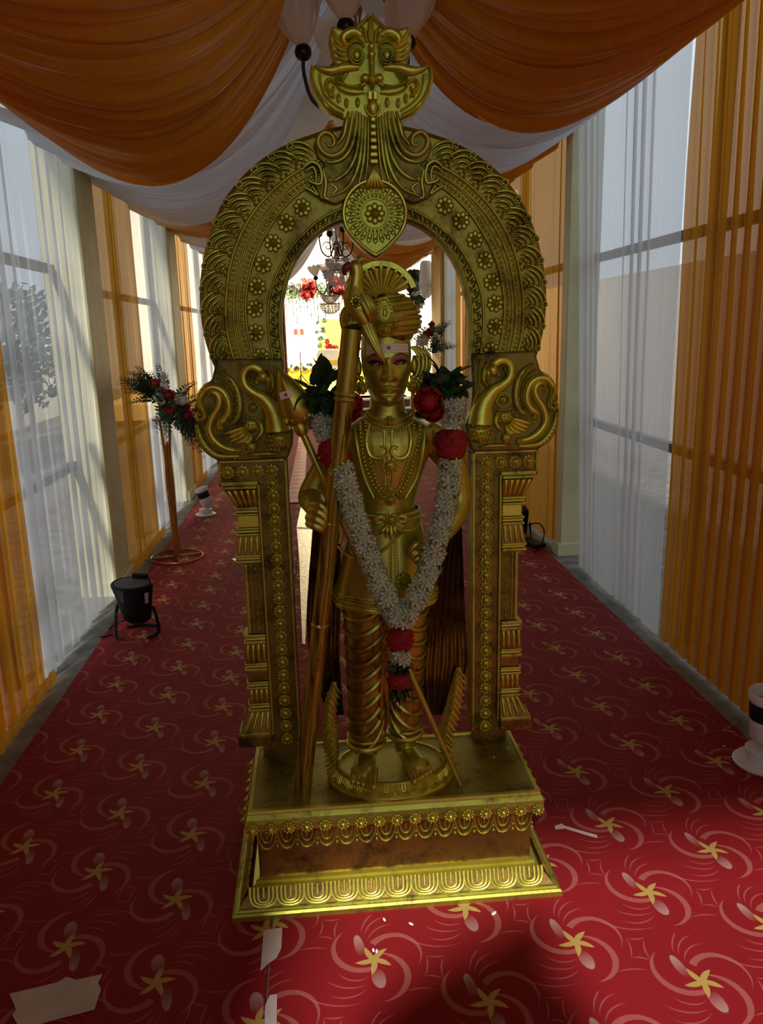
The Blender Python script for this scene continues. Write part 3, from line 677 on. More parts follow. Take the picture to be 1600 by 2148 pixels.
# ---- swan shoulders at the foot of the arch (traced on one side, mirrored)
def uw(zx, zy, Y=YF - .02):
    p = px(390 + zx*.2142, 740 + zy*.2142, Y); return (CX - p.x, p.z)
def tw(L): return [uw(*q) for q in L]
out = tw([(300, 60), (250, 270), (165, 315), (112, 420), (80, 560), (86, 700), (112, 830), (190, 965), (300, 1060), (560, 1062), (1000, 1032), (1045, 900), (1050, 760), (985, 640), (960, 400), (960, 60)])
YS = YF - .022
for s in (-1, 1):
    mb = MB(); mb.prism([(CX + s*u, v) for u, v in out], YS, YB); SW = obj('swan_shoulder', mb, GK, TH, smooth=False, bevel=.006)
    if s < 0: pass
    def sw(name, P, w, h, m=GD, y=YS, n=6, sp=True):
        q = [(CX + s*u, v) for u, v in tw(P)]; mb = MB()
        mb.ridge(smooth_path([(a, 0, b) for a, b in q], n) if sp else q, w, h, y, 7); return obj(name, mb, m, SW)
    sw('scroll', [(225, 425), (250, 390), (300, 400), (332, 460), (312, 540), (262, 620), (232, 720), (250, 810), (320, 890), (420, 940), (545, 955)], [.004, .010, .011, .010, .011, .011, .008], .016, GB)
    sw('scroll_line', [(330, 480), (345, 420), (300, 360), (235, 365), (205, 420)], .003, .010)
    sw('scroll', [(150, 612), (125, 590), (112, 622), (140, 655), (182, 630), (178, 570), (150, 520), (140, 450), (185, 365), (270, 335), (360, 375), (415, 470), (420, 570), (375, 650), (330, 690), (335, 740), (370, 720)], [.004, .006, .008, .010, .012, .012, .010, .005], .018, GB)
    sw('scroll_line', [(205, 345), (290, 320), (390, 375), (450, 470), (450, 590), (400, 660)], .0028, .013)
    sw('leaf_edge', [(330, 190), (430, 245), (505, 370), (530, 520), (500, 640), (440, 690)], [.003, .007, .010, .010, .006], .012)
    sw('leaf_edge', [(300, 250), (380, 300), (450, 400), (470, 520), (440, 640)], .0035, .010)
    sw('tail_leaf', [(110, 700), (140, 830), (210, 940), (320, 1010), (520, 1010)], [.006, .010, .011, .010, .006], .009)
    sw('tail_line', [(180, 700), (215, 830), (290, 920), (400, 975), (545, 985)], .003, .010)
    for k in range(12):
        t_ = k/11; q = smooth_path([(a, 0, b) for a, b in tw([(105, 720), (135, 830), (205, 940), (310, 1015), (480, 1030)])], 3)
        p = q[int(t_*(len(q)-1))]; mb = MB(); mb.bead(CX + s*p.x, p.z, .0042, YS - .006, .007, 6, 2); obj('leaf_notch', mb, GB, SW)
    for k in range(9):
        q = smooth_path([(a, 0, b) for a, b in tw([(395, 245), (470, 350), (508, 500), (490, 620)])], 4); p = q[int(k/8*(len(q)-1))]
        mb = MB(); mb.bead(CX + s*p.x, p.z, .0042, YS - .009, .007, 6, 2); obj('leaf_notch', mb, GB, SW)
    # swan: neck, head, body
    P = smooth_path([(CX + s*u, YS - .004, v) for u, v in tw([(745, 225), (725, 175), (665, 140), (595, 160), (560, 235), (585, 325), (660, 390), (750, 440), (830, 530), (880, 640), (900, 760)])], 5)
    mb = MB(); mb.tube(P, [.006, .013, .013, .011, .011, .012, .014, .018, .024, .030, .034], 12, squash=.8); obj('swan_neck', mb, GB, SW)
    sw('neck_line', [(640, 215), (615, 290), (680, 350), (770, 385), (840, 460), (865, 560), (920, 620)], .0028, .020)
    mb = MB(); q = tw([(755, 235), (790, 330)]); mb.sphere((CX + s*q[0][0], YS - .008, q[0][1]), .014, 10, 7, (1, .9, 1.1)); obj('swan_head', mb, GB, SW)
    sw('beak', [(760, 215), (805, 270), (800, 340), (790, 380)], [.010, .009, .005, .002], .016, GB); sw('beak', [(700, 235), (690, 280), (715, 300)], [.007, .008, .004], .014, GB)
    sw('crest', [(800, 150), (840, 230), (850, 330), (830, 400)], [.004, .007, .007, .003], .012); sw('crest', [(870, 120), (890, 250), (905, 420), (960, 560)], [.003, .005, .005, .003], .010)
    q = tw([(660, 535)])[0]; c = (CX + s*q[0], q[1])
    for r in (.0195, .0155): mb = MB(); mb.ridge([(c[0] + r*math.cos(a), c[1] + r*math.sin(a)) for a in np.linspace(0, 2*PI, 25)], .0025, .010, YS); obj('eye_ring', mb, GD, SW)
    mb = MB(); mb.bead(c[0], c[1], .0105, YS, .014, 12, 4); mb.bead(c[0], c[1], .0028, YS - .013, .004, 6, 2); obj('boss', mb, GB, SW)
    # breast and thigh scales, wing
    q = tw([(905, 850)])[0]; mb = MB(); mb.sphere((CX + s*q[0], YS + .004, q[1]), .034, 16, 10, (.95, .62, .88)); obj('swan_breast', mb, GD, SW)
    for k in range(28):
        i, j = k % 6, k//6; zx = 800 + i*36 + (j % 2)*18; zy = 760 + j*46
        q = tw([(zx, zy)])[0]; d = ((zx-905)/150)**2 + ((zy-850)/135)**2
        if d < 1.0: mb = MB(); mb.bead(CX + s*q[0], q[1], .0046, YS + .004 - .021*math.sqrt(max(0, 1-d)), .005, 7, 2); obj('scale', mb, GB, SW)
    for k in range(15):
        i, j = k % 5, k//5; q = tw([(570 + i*34 + (j % 2)*17, 665 + j*38)])[0]
        mb = MB(); mb.bead(CX + s*q[0], q[1], .0042, YS - .006, .006, 7, 2); obj('scale', mb, GB, SW)
    mb = MB(); q = tw([(635, 715)])[0]; mb.sphere((CX + s*q[0], YS, q[1]), .023, 12, 8, (1, .35, .75)); obj('wing_root', mb, GD, SW)
    for P in ([(600, 720), (480, 760), (370, 795)], [(590, 750), (490, 800), (400, 835)], [(600, 770), (520, 830), (430, 865)], [(620, 780), (570, 850), (490, 880)], [(650, 790), (620, 860), (560, 880)], [(720, 660), (745, 760), (690, 850)]):
        sw('feather', P, [.004, .0075, .007, .0025], .011, GB)
    mb = MB(); q = tw([(640, 920)])[0]; mb.sphere((CX + s*q[0], YS, q[1]), .016, 10, 8, (1, .7, 1.0)); obj('thigh', mb, GD, SW)
    for k in range(7): q = tw([(610 + (k % 3)*32, 890 + (k//3)*36)])[0]; mb = MB(); mb.bead(CX + s*q[0], q[1], .0042, YS - .009, .005, 6, 2); obj('scale', mb, GB, SW)
    sw('foot', [(600, 1000), (700, 990), (820, 985), (930, 995)], [.004, .006, .006, .003], .010)

# ---- pillars
def Zp(y): return px(1060, y, YF).z
PFm = stud(.0175, .012).mesh('stud_rosette'); PFm.materials.append(GB)
for s in (-1, 1):
    def X(u): return CX + s*u
    def bx(name, u0, u1, y0, y1, d, m=GD, par=None, bev=.0025, yb=YB):
        mb = MB(); mb.box(((X(u0)+X(u1))/2, (YF - d + yb)/2, (Zp(y0)+Zp(y1))/2), (abs(u1-u0), yb - YF + d, abs(Zp(y0)-Zp(y1)))); return obj(name, mb, m, par or PI_, smooth=False, bevel=bev)
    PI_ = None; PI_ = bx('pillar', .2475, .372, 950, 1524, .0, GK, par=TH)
    bx('cap_block', .2475, .428, 943, 997, .004, GK)
    for u0, u1, y0, y1 in ((.2475, .428, 943, 950), (.322, .428, 988, 997), (.421, .428, 943, 997), (.2475, .2565, 943, 1526), (.322, .330, 988, 1508)): bx('frame_strip', u0, u1, y0, y1, .010, GD)
    for k in range(4): inst('stud_rosette', PFm, Matrix.Translation((X(.2885 + k*.0385), YF - .004, Zp(969))), PI_)
    for k in range(21): inst('stud_rosette', PFm, Matrix.Translation((X(.2885), YF, Zp(969 + (k+1)*26.2))), PI_)
    # stacked pilaster: outer edge and depth per level
    lv = [(997, 1004, .418, .014, GD), (1040, 1046, .396, .014, GD), (1047, 1052, .392, .010, GB), (1053, 1058, .396, .014, GD), (1058, 1082, .386, .010, GB), (1082, 1087, .393, .014, GD), (1088, 1093, .390, .010, GB), (1094, 1099, .393, .014, GD),
          (1137, 1143, .400, .016, GD), (1143, 1148, .396, .011, GB), (1148, 1154, .400, .016, GD), (1154, 1300, .378, .006, GK), (1300, 1308, .391, .014, GD), (1308, 1313, .388, .010, GB), (1313, 1320, .391, .014, GD), (1358, 1364, .393, .014, GD), (1364, 1369, .39, .010, GB), (1369, 1375, .393, .014, GD),
          (1375, 1396, .387, .009, CP), (1396, 1402, .391, .014, GD), (1402, 1407, .388, .010, GB), (1407, 1412, .391, .014, GD), (1440, 1446, .391, .014, GD), (1446, 1452, .388, .010, GB), (1452, 1458, .391, .014, GD), (1497, 1504, .420, .024, GD), (1504, 1526, .424, .020, CP)]
    for y0, y1, u1, d, m in lv: bx('pilaster_moulding', .330, u1, y0, y1, d, m)
    def fluted(y0, y1, ua, ub, da, db, n=5):
        mb = MB(); za, zb = Zp(y0), Zp(y1); rows = [[(X(.330), YB, z), (X(.330), YF - d, z), (X(u), YF - d, z), (X(u), YB, z)] for u, d, z in ((ua, da, za), (ub, db, zb))]
        mb.rings(rows); f = obj('fluted_block', mb, CP, PI_, smooth=False)
        for k in range(n):
            t0 = (k + .5)/n; pa = (lerp(.330, ua, t0), za, da); pb = (lerp(.330, ub, t0), zb, db); w = (ua - .33)/n*.36
            mb = MB(); rows = []
            for i in range(7):
                q = i/6; u = lerp(pa[0], pb[0], q); z = lerp(pa[1], pb[1], q); d = lerp(pa[2], pb[2], q); ww = w*(1 if i < 5 else (.8 if i == 5 else .3))
                rows.append([(X(u) + ww*math.cos(PI*j/5), YF - d - .007*math.sin(PI*j/5)*(1 if 0 < i < 6 else .3) + .001, z) for j in range(6)])
            mb.grid(rows); obj('flute', mb, GB, PI_)
    fluted(1004, 1040, .412, .388, .020, .008); fluted(1099, 1137, .388, .396, .010, .016, 4); fluted(1320, 1358, .388, .390, .012, .012, 4); fluted(1412, 1440, .386, .386, .010, .010, 4); fluted(1458, 1497, .386, .416, .008, .024, 4)
    for k in range(9):
        z = Zp(1166 + k*15.2); mb = MB(); c = X(.346)
        mb.ridge([(c + .0085*(1 - a/8)*math.cos(a + k*PI), z + .0085*(1 - a/8)*math.sin(a + k*PI)) for a in np.linspace(0, 6, 13)], .002, .006, YF - .006, 5); mb.bead(c, z, .003, YF - .006, .006, 6, 2); obj('shaft_scroll', mb, GB, PI_)
    bx('shaft_rib', .358, .363, 1156, 1298, .010, GD); bx('shaft_rib', .368, .378, 1156, 1298, .010, GD)
    mb = MB(); mb.box((X(.31), YB - .012, (ZT + Zp(1526))/2), (.10, .03, abs(Zp(1526) - ZT) + .004)); obj('mounting_block', mb, CP, PI_, smooth=False)

# ------------------------------------------------------------------ golden statue
M['gold_skin'] = gold('statue_gold', (.53, .51, .085), (.24, .20, .036), .32, .42, 9)
M['gold_dhoti'] = gold('statue_draped_gold', (.46, .39, .065), (.17, .085, .022), .28, .50, 8)
M['paint_white'] = simple('white_paint', (.80, .80, .74), .5, 0, .06, 60)
M['paint_red'] = simple('red_paint', (.55, .015, .02), .5, 0, .1, 60)
M['paint_black'] = simple('black_paint', (.012, .010, .010), .4, 0, .1, 60)
M['paint_pink'] = simple('dusky_pink_paint', (.36, .12, .06), .45, 0, .15, 60)
SK, DH = M['gold_skin'], M['gold_dhoti']
def streak_gold(name):
    t = NT(name); g = geo(t); mp = t.n('ShaderNodeMapping', i_Scale=(26, 26, 2.2)); t.set(mp.inputs[0], g); nz = t.noise(1.6, 4, .6, mp.outputs[0])
    col = t.ramp(nz, [(.37, (.13, .075, .022)), (.52, (.45, .42, .07))]); return t.done(t.princ(col, .36, .85))
M['staff_gold'] = streak_gold('streaked_brown_gold')
ST = thing('statue', 'golden statue of a turbaned youth standing on a lotus base', 'statue', (CX, 1.945, ZT))
XC, YC = .168, 1.955
# lotus base
def ell_ring(rx, ry, z, n=56, cy=1.94): return [(CX + rx*math.cos(2*PI*k/n), cy + ry*math.sin(2*PI*k/n), z) for k in range(n)]
mb = MB(); mb.rings([ell_ring(.174, .132, .3005), ell_ring(.174, .132, .308), ell_ring(.168, .127, .314), ell_ring(.160, .120, .320), ell_ring(.150, .112, .338), ell_ring(.149, .111, .344), ell_ring(.143, .106, .345), ell_ring(.141, .104, .340)])
LB = obj('lotus_base', mb, SK, ST, angle=35)
LP2 = lotus_petal(.040, .030, 3).mesh('base_petal'); LP2.materials.append(GB)
for k in range(22):
    a = 2*PI*k/22; nx, ny = math.cos(a)/.168, math.sin(a)/.127; rz = math.atan2(ny, nx) + PI/2
    inst('base_petal', LP2, Matrix.Translation((CX + .166*math.cos(a), 1.94 + .125*math.sin(a), .312)) @ Matrix.Rotation(rz, 4, 'Z') @ Matrix.Rotation(-.50, 4, 'X'), LB)

# torso profile (z, half width, half depth, centre x)
TP = np.array([(.80, .088, .062, .160), (.95, .092, .066, .162), (1.03, .082, .062, .166), (1.065, .073, .056, .170), (1.10, .078, .060, .172), (1.15, .093, .070, .175), (1.20, .106, .076, .178), (1.235, .118, .072, .178), (1.262, .112, .060, .178), (1.283, .075, .048, .177), (1.300, .048, .043, .177), (1.325, .043, .042, .177), (1.36, .042, .042, .177)])
def tprof(z): return [float(np.interp(z, TP[:, 0], TP[:, i])) for i in (1, 2, 3)]
def tor(x, z, off=0.0):
    hw, hd, cx = tprof(z); q = max(-.97, min(.97, (x - cx)/hw)); return Vector((x, YC - hd*math.sqrt(1 - q*q) - off, z))
def tpx(X_, Y_, off=0.0):
    """photo pixel laid on the torso front"""
    p = px(X_, Y_, YC - .06)
    for _ in range(4): p = px(X_, Y_, tor(p.x, p.z, off).y)
    return p
body = MB(); rows = []
for z in np.linspace(.80, 1.36, 40):
    hw, hd, cx = tprof(z); rows.append([(cx + hw*math.cos(2*PI*k/32), YC + hd*math.sin(2*PI*k/32), z) for k in range(32)])
body.rings(rows)
A_ = px(668, 1068, 1.875)
def limb(P, R, n=14): body.tube(smooth_path(P, 5), R, n)
EL = (px(652, 1040, 1.955)); limb([(.088, 1.965, 1.245), (.05, 1.967, 1.215), (.008, 1.962, 1.15), EL, px(657, 1055, 1.915), px(664, 1068, 1.885)], [.038, .040, .034, .033, .030, .026])
ER = px(962, 1045, 1.965); WR = px(905, 1140, 1.885)
limb([(.268, 1.965, 1.245), (.305, 1.967, 1.215), (.348, 1.965, 1.15), ER, px(945, 1095, 1.93), WR, px(888, 1150, 1.872)], [.038, .040, .035, .034, .030, .025, .022])
# right hand: fist on the staff
pa = px(666, 1076, 1.868); body.sphere(pa, .030, 14, 10, (.8, .9, 1.0))
for (ax, ay), (bx_, by), (cx_, cy) in (((650, 1058), (672, 1060), (689, 1082)), ((645, 1070), (668, 1075), (689, 1094)), ((643, 1084), (663, 1090), (684, 1104)), ((644, 1097), (660, 1104), (676, 1111))):
    body.tube(smooth_path([px(ax, ay, 1.862), px(bx_, by, 1.842), px(cx_, cy, 1.846), px(cx_ + 3, cy + 2, 1.868)], 4), [.0085, .0105, .0095, .0075], 10)
body.tube(smooth_path([px(690, 1066, 1.905), px(712, 1070, 1.895), px(722, 1084, 1.872)], 4), [.013, .011, .008], 10); body.sphere(px(705, 1078, 1.905), .026, 12, 8)
# left hand on the hip
body.sphere(px(885, 1155, 1.868), .024, 12, 8, (1.1, .7, .9))
for P in ([(892, 1136), (872, 1142), (858, 1160)], [(892, 1150), (874, 1160), (861, 1171)], [(893, 1163), (878, 1172), (867, 1180)], [(895, 1174), (884, 1181), (875, 1186)]):
    body.tube(smooth_path([px(*P[0], 1.866), px(*P[1], 1.852), px(*P[2], 1.853)], 4), [.0085, .0085, .0065], 10)
# legs (cores under the cloth) and feet
for s, P, F in ((-1, [(.115, 1.95, .86), (.105, 1.945, .62), (.098, 1.945, .42), (.098, 1.95, .365)], [(.100, 1.965, .362), (.094, 1.92, .366), (.086, 1.875, .357), (.083, 1.850, .352)]),
               (1, [(.215, 1.955, .86), (.212, 1.955, .62), (.205, 1.955, .44), (.205, 1.96, .372)], [(.203, 1.972, .362), (.214, 1.93, .366), (.228, 1.888, .357), (.235, 1.866, .352)])):
    body.tube(smooth_path(P, 6), [.055, .050, .036, .031], 16); body.tube(smooth_path(F, 5), [.024, .030, .032, .014], 14, squash=.66, up=(0, 0, 1))
    d = (Vector(F[3]) - Vector(F[1])).normalized(); n_ = Vector((-d.y, d.x, 0))
    for k in range(5):
        o_ = (k - 2)*.0142*(1 if s > 0 else -1); L = .030 - .0035*abs(k - (1 if s > 0 else 1))
        b_ = Vector(F[3]) + n_*o_; tip = b_ + d*(.024 - .0045*k); r_ = .0115 if k == 0 else .0088
        body.tube([b_ - d*.030 + Vector((0, 0, .006)), b_ - d*.004 + Vector((0, 0, .002)), tip + Vector((0, 0, -.006))], [r_*.9, r_*.92, r_*.9], 8); body.sphere(tip + Vector((0, 0, -.006)), r_*1.05, 8, 6)
bo = link('body', body.mesh('body', False), SK); md_ = bo.modifiers.new('r', 'REMESH'); md_.mode = 'VOXEL'; md_.voxel_size = .0024
ms = bo.modifiers.new('s', 'SMOOTH'); ms.factor = .5; ms.iterations = 4
dg = bpy.context.evaluated_depsgraph_get(); me = bpy.data.meshes.new_from_object(bo.evaluated_get(dg)); bpy.data.objects.remove(bo)

# head: a height field on an egg, features pushed forward
HX, HY, HZ = .1765, 1.945, 1.3165
WT = ([0, .03, .08, .16, .28, .42, .58, .78, .92, 1.0], [.010, .024, .035, .045, .0535, .0595, .062, .060, .050, .03])
DT = ([0, .03, .08, .2, .4, .6, .8, .92, 1], [.030, .042, .050, .056, .060, .061, .057, .045, .02])
def hw_(v): return float(np.interp(v, *WT))
def hd_(v): return float(np.interp(v, *DT))
def g_(a, b, s): return math.exp(-((a - b)/s)**2)
def feat(x, z):
    ax = abs(x); f = 0.0
    tz = max(0, min(1, (1.432 - z)/.046)); nr = 1 if z > 1.3855 else max(0, 1 - (1.3855 - z)/.006)
    if z < 1.436: f += (.004 + .019*tz**1.2)*math.exp(-(x/(.0065 + .004*tz))**2)*nr
    f += .0085*g_(ax, .0105, .0055)*g_(z, 1.3875, .0055)
    f += .0050*g_(ax, .028, .020)*g_(z, 1.4365, .0055) - .0085*g_(ax, .029, .015)*g_(z, 1.4225, .0085) + .0052*g_(ax, .030, .0115)*g_(z, 1.4235, .0058)
    f += .0040*g_(ax, .034, .016)*g_(z, 1.392, .016)
    f += .0062*g_(ax, 0, .0135)*g_(z, 1.3690, .0030) + .0078*g_(ax, 0, .0115)*g_(z, 1.3602, .0042) - .0050*g_(ax, 0, .0165)*g_(z, 1.3648, .0014) - .0018*g_(ax, 0, .003)*g_(z, 1.375, .006)
    f += .0075*g_(ax, 0, .016)*g_(z, 1.334, .011) - .0035*g_(ax, 0, .015)*g_(z, 1.3505, .0042) - .002*g_(ax, .0245, .005)*g_(z, 1.3645, .005)
    return f
HH = .215
def face(x, z, off=0.0):
    v = (z - HZ)/HH; w = hw_(v); q = max(-.98, min(.98, x/w)); return Vector((HX + x, HY - hd_(v)*(1 - abs(q)**2.2)**.5 - feat(x, z)*(1 - q**4) - off, z))
hd = MB(); rows = []
for v in np.concatenate([np.linspace(0, .62, 96), np.linspace(.63, 1, 20)]):
    z = HZ + v*HH; w = hw_(v); row = []
    for k in range(96):
        a = 2*PI*k/96; c, s_ = math.cos(a), math.sin(a)
        if s_ <= 0: x = w*c*.999; row.append(face(x, z) if abs(c) < .985 else Vector((HX + x, HY, z)))
        else: row.append(Vector((HX + w*c, HY + .075*min(1, hd_(v)/.055)*s_, z)))
    rows.append(row)
hd.rings(rows)
off = len(me.vertices); vs = [tuple(v.co) for v in me.vertices]; fs = [tuple(p.vertices) for p in me.polygons]
allb = MB(); allb.v = vs; allb.f = fs; allb.add(hd.v, hd.f)
BODY = obj('body', allb, SK, ST, angle=180)

def patch(name, up, lo, m, par, n=16, k=4, off=.0007):
    """painted patch on the face between two curves of (x, z)"""
    mb = MB(); rows = []
    for j in range(k + 1):
        rows.append([face(lerp(lo[i][0], up[i][0], j/k), lerp(lo[i][1], up[i][1], j/k), off) for i in range(len(up))])
    mb.grid(rows); return obj(name, mb, m, par, angle=180)
def ring(name, cx, cz, r0, r1, m, par, off, n=20, a0=0, a1=2*PI):
    mb = MB(); rows = []
    for i in range(n + 1):
        a = lerp(a0, a1, i/n); rows.append([face(cx + r*math.cos(a), cz + r*math.sin(a), off) for r in (r0, (r0+r1)/2, r1)])
    mb.grid(rows); return obj(name, mb, m, par, angle=180)
for s in (-1, 1):
    U = np.linspace(-1, 1, 17); cx = s*.0300; cz = 1.4245
    up = [(cx + .0195*u, cz + .0072*(1 - abs(u)**2.2) - .0012*u*s*-1) for u in U]; lo = [(cx + .0195*u, cz - .0062*(1 - abs(u)**2.0) + .0012*u*s) for u in U]
    e = patch('eye', up, lo, M['paint_black'], ST, off=.0008)
    ring('eye_highlight', cx - s*.001, cz - .0005, .0036, .0050, M['paint_white'], e, .0016, 18, PI*.95, PI*2.15); ring('eye_highlight', cx - s*.001 + .001, cz, .0002, .0010, M['paint_white'], e, .0017, 8)
    ring('eye_highlight', cx + .0115, cz - .0005, .0002, .0011, M['paint_white'], e, .0016, 8); ring('eye_highlight', cx - .0115, cz - .0005, .0002, .0009, M['paint_white'], e, .0016, 8)
    bu = [(s*(.0085 + .0435*(u+1)/2), 1.4335 + .0125*math.sin(PI*(.12 + .80*(u+1)/2)) + .0018*(1 - abs(u))) for u in U]; bl = [(x, z - .0036*(1 - .6*abs(u))) for (x, z), u in zip(bu, U)]
    patch('eyebrow', bu, bl, M['paint_black'], BODY, off=.0012, k=2)
    lu = [(x, z - .001) for x, z in bl]; lo2 = [(lerp(cx - .0195, cx + .0195, (i/16) if s > 0 else 1 - i/16), (up[i] if s > 0 else up[16-i])[1] + .0006) for i in range(17)]
    patch('eyelid', lu, lo2, M['paint_pink'], BODY, off=.0006)
for k in range(3):
    z0 = 1.4492 + k*.0070; U = np.linspace(-.050, .050, 33)
    patch('forehead_stripe', [(x, z0 + .0062 - .9*x*x) for x in U], [(x, z0 - .9*x*x) for x in U], M['paint_white'], BODY, k=3, off=.0007)
ring('forehead_dot', .001, 1.4600, .0001, .0044, M['paint_red'], BODY, .0014); ring('forehead_dot', .000, 1.4455, .0001, .0012, M['paint_black'], BODY, .0010)
# ears, earrings, side curls
for s in (-1, 1):
    e0 = Vector((HX + s*.066, 1.945, 1.415))
    mb = MB(); mb.tube(smooth_path([e0 + Vector((0, 0, .02)), e0 + Vector((s*.010, -.006, .018)), e0 + Vector((s*.014, -.006, 0)), e0 + Vector((s*.008, -.008, -.022)), e0 + Vector((0, -.008, -.030))], 5), [.004, .005, .005, .0045, .004], 8)
    mb.sphere(e0 + Vector((s*.003, .002, -.002)), .017, 10, 8, (.5, .5, 1.35)); ear = obj('ear', mb, SK, ST)
    c = e0 + Vector((-s*.002, -.018, -.050))
    mb = MB(); mb.sphere(c + Vector((0, 0, .022)), .007, 10, 7); er = obj('earring', mb, GB, ST)
    inst('earring_rosette', PFm, Matrix.Translation(c) @ Matrix.Diagonal((.95, 1.2, .95, 1)), er)
    mb = MB(); mb.sphere(c + Vector((s*.020, .006, .012)), .0085, 10, 7); mb.sphere(c + Vector((s*.014, .004, .003)), .007, 8, 6, (.7, .7, 1.6)); obj('earring_drop', mb, GB, er)
    for k in range(4):
        mb = MB(); q = .010*k
        mb.tube(smooth_path([(HX + s*(.062 + q*.5), 1.955 + q*.6, 1.460), (HX + s*(.080 + q), 1.952 + q, 1.440), (HX + s*(.082 + q), 1.95 + q, 1.410), (HX + s*(.074 + q), 1.95 + q, 1.385), (HX + s*(.083 + q), 1.95 + q, 1.368)], 5), [.003, .0048, .005, .0045, .0025], 7); obj('side_curl', mb, GD, ST)
# turban
tc = Vector((.183, 1.950, 1.528)); trx, try_, trz = .080, .080, .062
TRot = Matrix.Rotation(.16, 3, 'Y')
def tb(a, b, o=0.0):
    """a: longitude from the front (+ towards viewer right), b: latitude"""
    p = Vector(((trx + o)*math.cos(b)*math.sin(a), -(try_ + o)*math.cos(b)*math.cos(a), (trz + o)*math.sin(b))); return tc + TRot @ p
mb = MB(); mb.rings([[tb(2*PI*k/40, b, .003*math.sin(9*b + math.sin(2*PI*k/40)*2)) for k in range(40)] for b in np.linspace(-.95, 1.5, 22)])
TU = obj('turban', mb, SK, ST, angle=180)
for k in range(9):
    b0 = -.72 + k*.19
    for sg, w in ((1, .0055),):
        mb = MB(); mb.tube([tb(a, b0 + .55*math.sin(a*.75)*sg + .08*math.cos(a*2), .001) for a in np.linspace(-1.9, 1.9, 28)], [.002, w, w*1.1, w, .002], 7); obj('turban_fold', mb, GD if k % 2 else GB, TU)
for k in range(4):
    mb = MB(); mb.tube([tb(a, -.62 - .09*k + .45*(abs(a) - .15)*(-.55), .002) for a in np.linspace(.05, 1.5, 14)], [.002, .0065, .006, .002], 7); obj('turban_fold', mb, CP, TU)
    mb = MB(); mb.tube([tb(-a, -.60 - .085*k + .3*(abs(a) - .15)*(-.4), .002) for a in np.linspace(.05, 1.5, 14)], [.002, .006, .006, .002], 7); obj('turban_fold', mb, GD, TU)
# fan plume
fc = px(799, 628, 1.915); mb = MB(); rows = []
for i in range(61):
    a = lerp(-1.25, 1.22, i/60); zig = .006*(1 if (i//3) % 2 else -1)
    rows.append([fc + Vector((r*math.sin(a), zig*min(1, r/.05) + t_ + .010*(r/.09)**2, r*math.cos(a)*1.0)) for t_, r in ((-.004, .012), (-.004, .050), (-.004, .080), (.006, .082), (.006, .05), (.006, .012))])
mb.grid(rows); FN = obj('fan_plume', mb, SK, ST, angle=35)
mb = MB(); rows = []
for i in range(61):
    a = lerp(-1.28, 1.25, i/60)
    rows.append([fc + Vector((r*math.sin(a), y_ + .012, r*math.cos(a))) for r, y_ in ((.072, -.008), (.076, -.014), (.088, -.013), (.091, -.005), (.089, .006), (.074, .006))])
mb.rings(rows); obj('plume_rim', mb, GB, FN, angle=60)
for k in range(13):
    a = lerp(-1.15, 1.12, k/12); mb = MB(); mb.tube([fc + Vector((r*math.sin(a), -.012 + .010*(r/.09)**2, r*math.cos(a))) for r in (.014, .04, .07)], [.002, .004, .0055], 6); obj('plume_rib', mb, GB, FN)
# turban jewel
def drop(cx, cz, rx, rz, n=20): return [(cx + rx*math.sin(2*PI*k/n)*(1 - .0), cz + rz*(math.cos(2*PI*k/n) if math.cos(2*PI*k/n) < 0 else math.cos(2*PI*k/n)**1.0*1.6)*(1)) for k in range(n + 1)]
jc = px(806, 657, 1.868); mb = MB()
mb.prism([(x, z) for x, z in drop(jc.x, jc.z, .0195, .022)[:-1]], 1.862, 1.885); JW = obj('turban_jewel', mb, GD, ST, smooth=False)
mb = MB(); mb.ridge(drop(jc.x, jc.z, .0095, .012), .003, .007, 1.862); obj('jewel_rim', mb, GB, JW); mb = MB(); mb.sphere((jc.x, 1.862, jc.z), .0065, 10, 8, (.8, .7, 1.6)); obj('jewel_stone', mb, GB, JW)
mb = MB()
for x, z in drop(jc.x, jc.z, .0165, .019)[:-1]: mb.bead(x, z, .0034, 1.862, .004, 6, 2)
obj('bead_ring', mb, GB, JW, kind='stuff')
bc = px(806, 692, 1.866); inst('brooch', PFm, Matrix.Translation((bc.x, 1.868, bc.z)) @ Matrix.Diagonal((.85, 1.3, .85, 1)), TU)
for s in (-1, 1): inst('brooch', PFm, Matrix.Translation((bc.x + s*.026, 1.872, bc.z + .004 + s*.006)) @ Matrix.Diagonal((.65, 1.2, .65, 1)), TU)

# jewellery on the chest
def chain(name, P, r, m=GB, off=.003, par=ST, beads=0.0):
    q = smooth_path([tpx(a, b, off) for a, b in P], 6); mb = MB()
    if beads:
        last = None
        for p in q:
            if last is None or (p - last).length > beads: mb.sphere(p, r, 7, 5); last = p
        return obj(name, mb, m, par, kind='stuff')
    mb.tube(q, r, 7); return obj(name, mb, m, par)
def dense(P, n=40): q = smooth_path([(a, b, 0) for a, b in P], 12); return [(p.x, p.y) for p in q]
chain('collar', [(772, 862), (785, 877), (815, 886), (845, 877), (862, 862)], .0055); chain('collar', [(766, 868), (782, 886), (815, 896), (850, 886), (868, 868)], .0035); chain('collar_beads', dense([(768, 884), (784, 898), (815, 906), (848, 898), (866, 884)]), .0036, beads=.0085)
for dx, w in ((0, .0046), (12, .0042)):
    chain('long_necklace', dense([(755 + dx, 888), (757 + dx, 925), (766 + dx, 975), (784 + dx*.8, 1018), (806, 1042 - dx*.8), (818, 1046 - dx*.8), (830, 1042 - dx*.8), (850 - dx*.8, 1015), (866 - dx, 970), (878 - dx, 925), (881 - dx, 888)]), w, beads=.0098)
for L in ([(745, 895), (750, 940), (764, 1000), (784, 1044)], [(890, 893), (888, 940), (874, 1000), (850, 1044)]): chain('vest_edge', L, .0048, GD, .002)
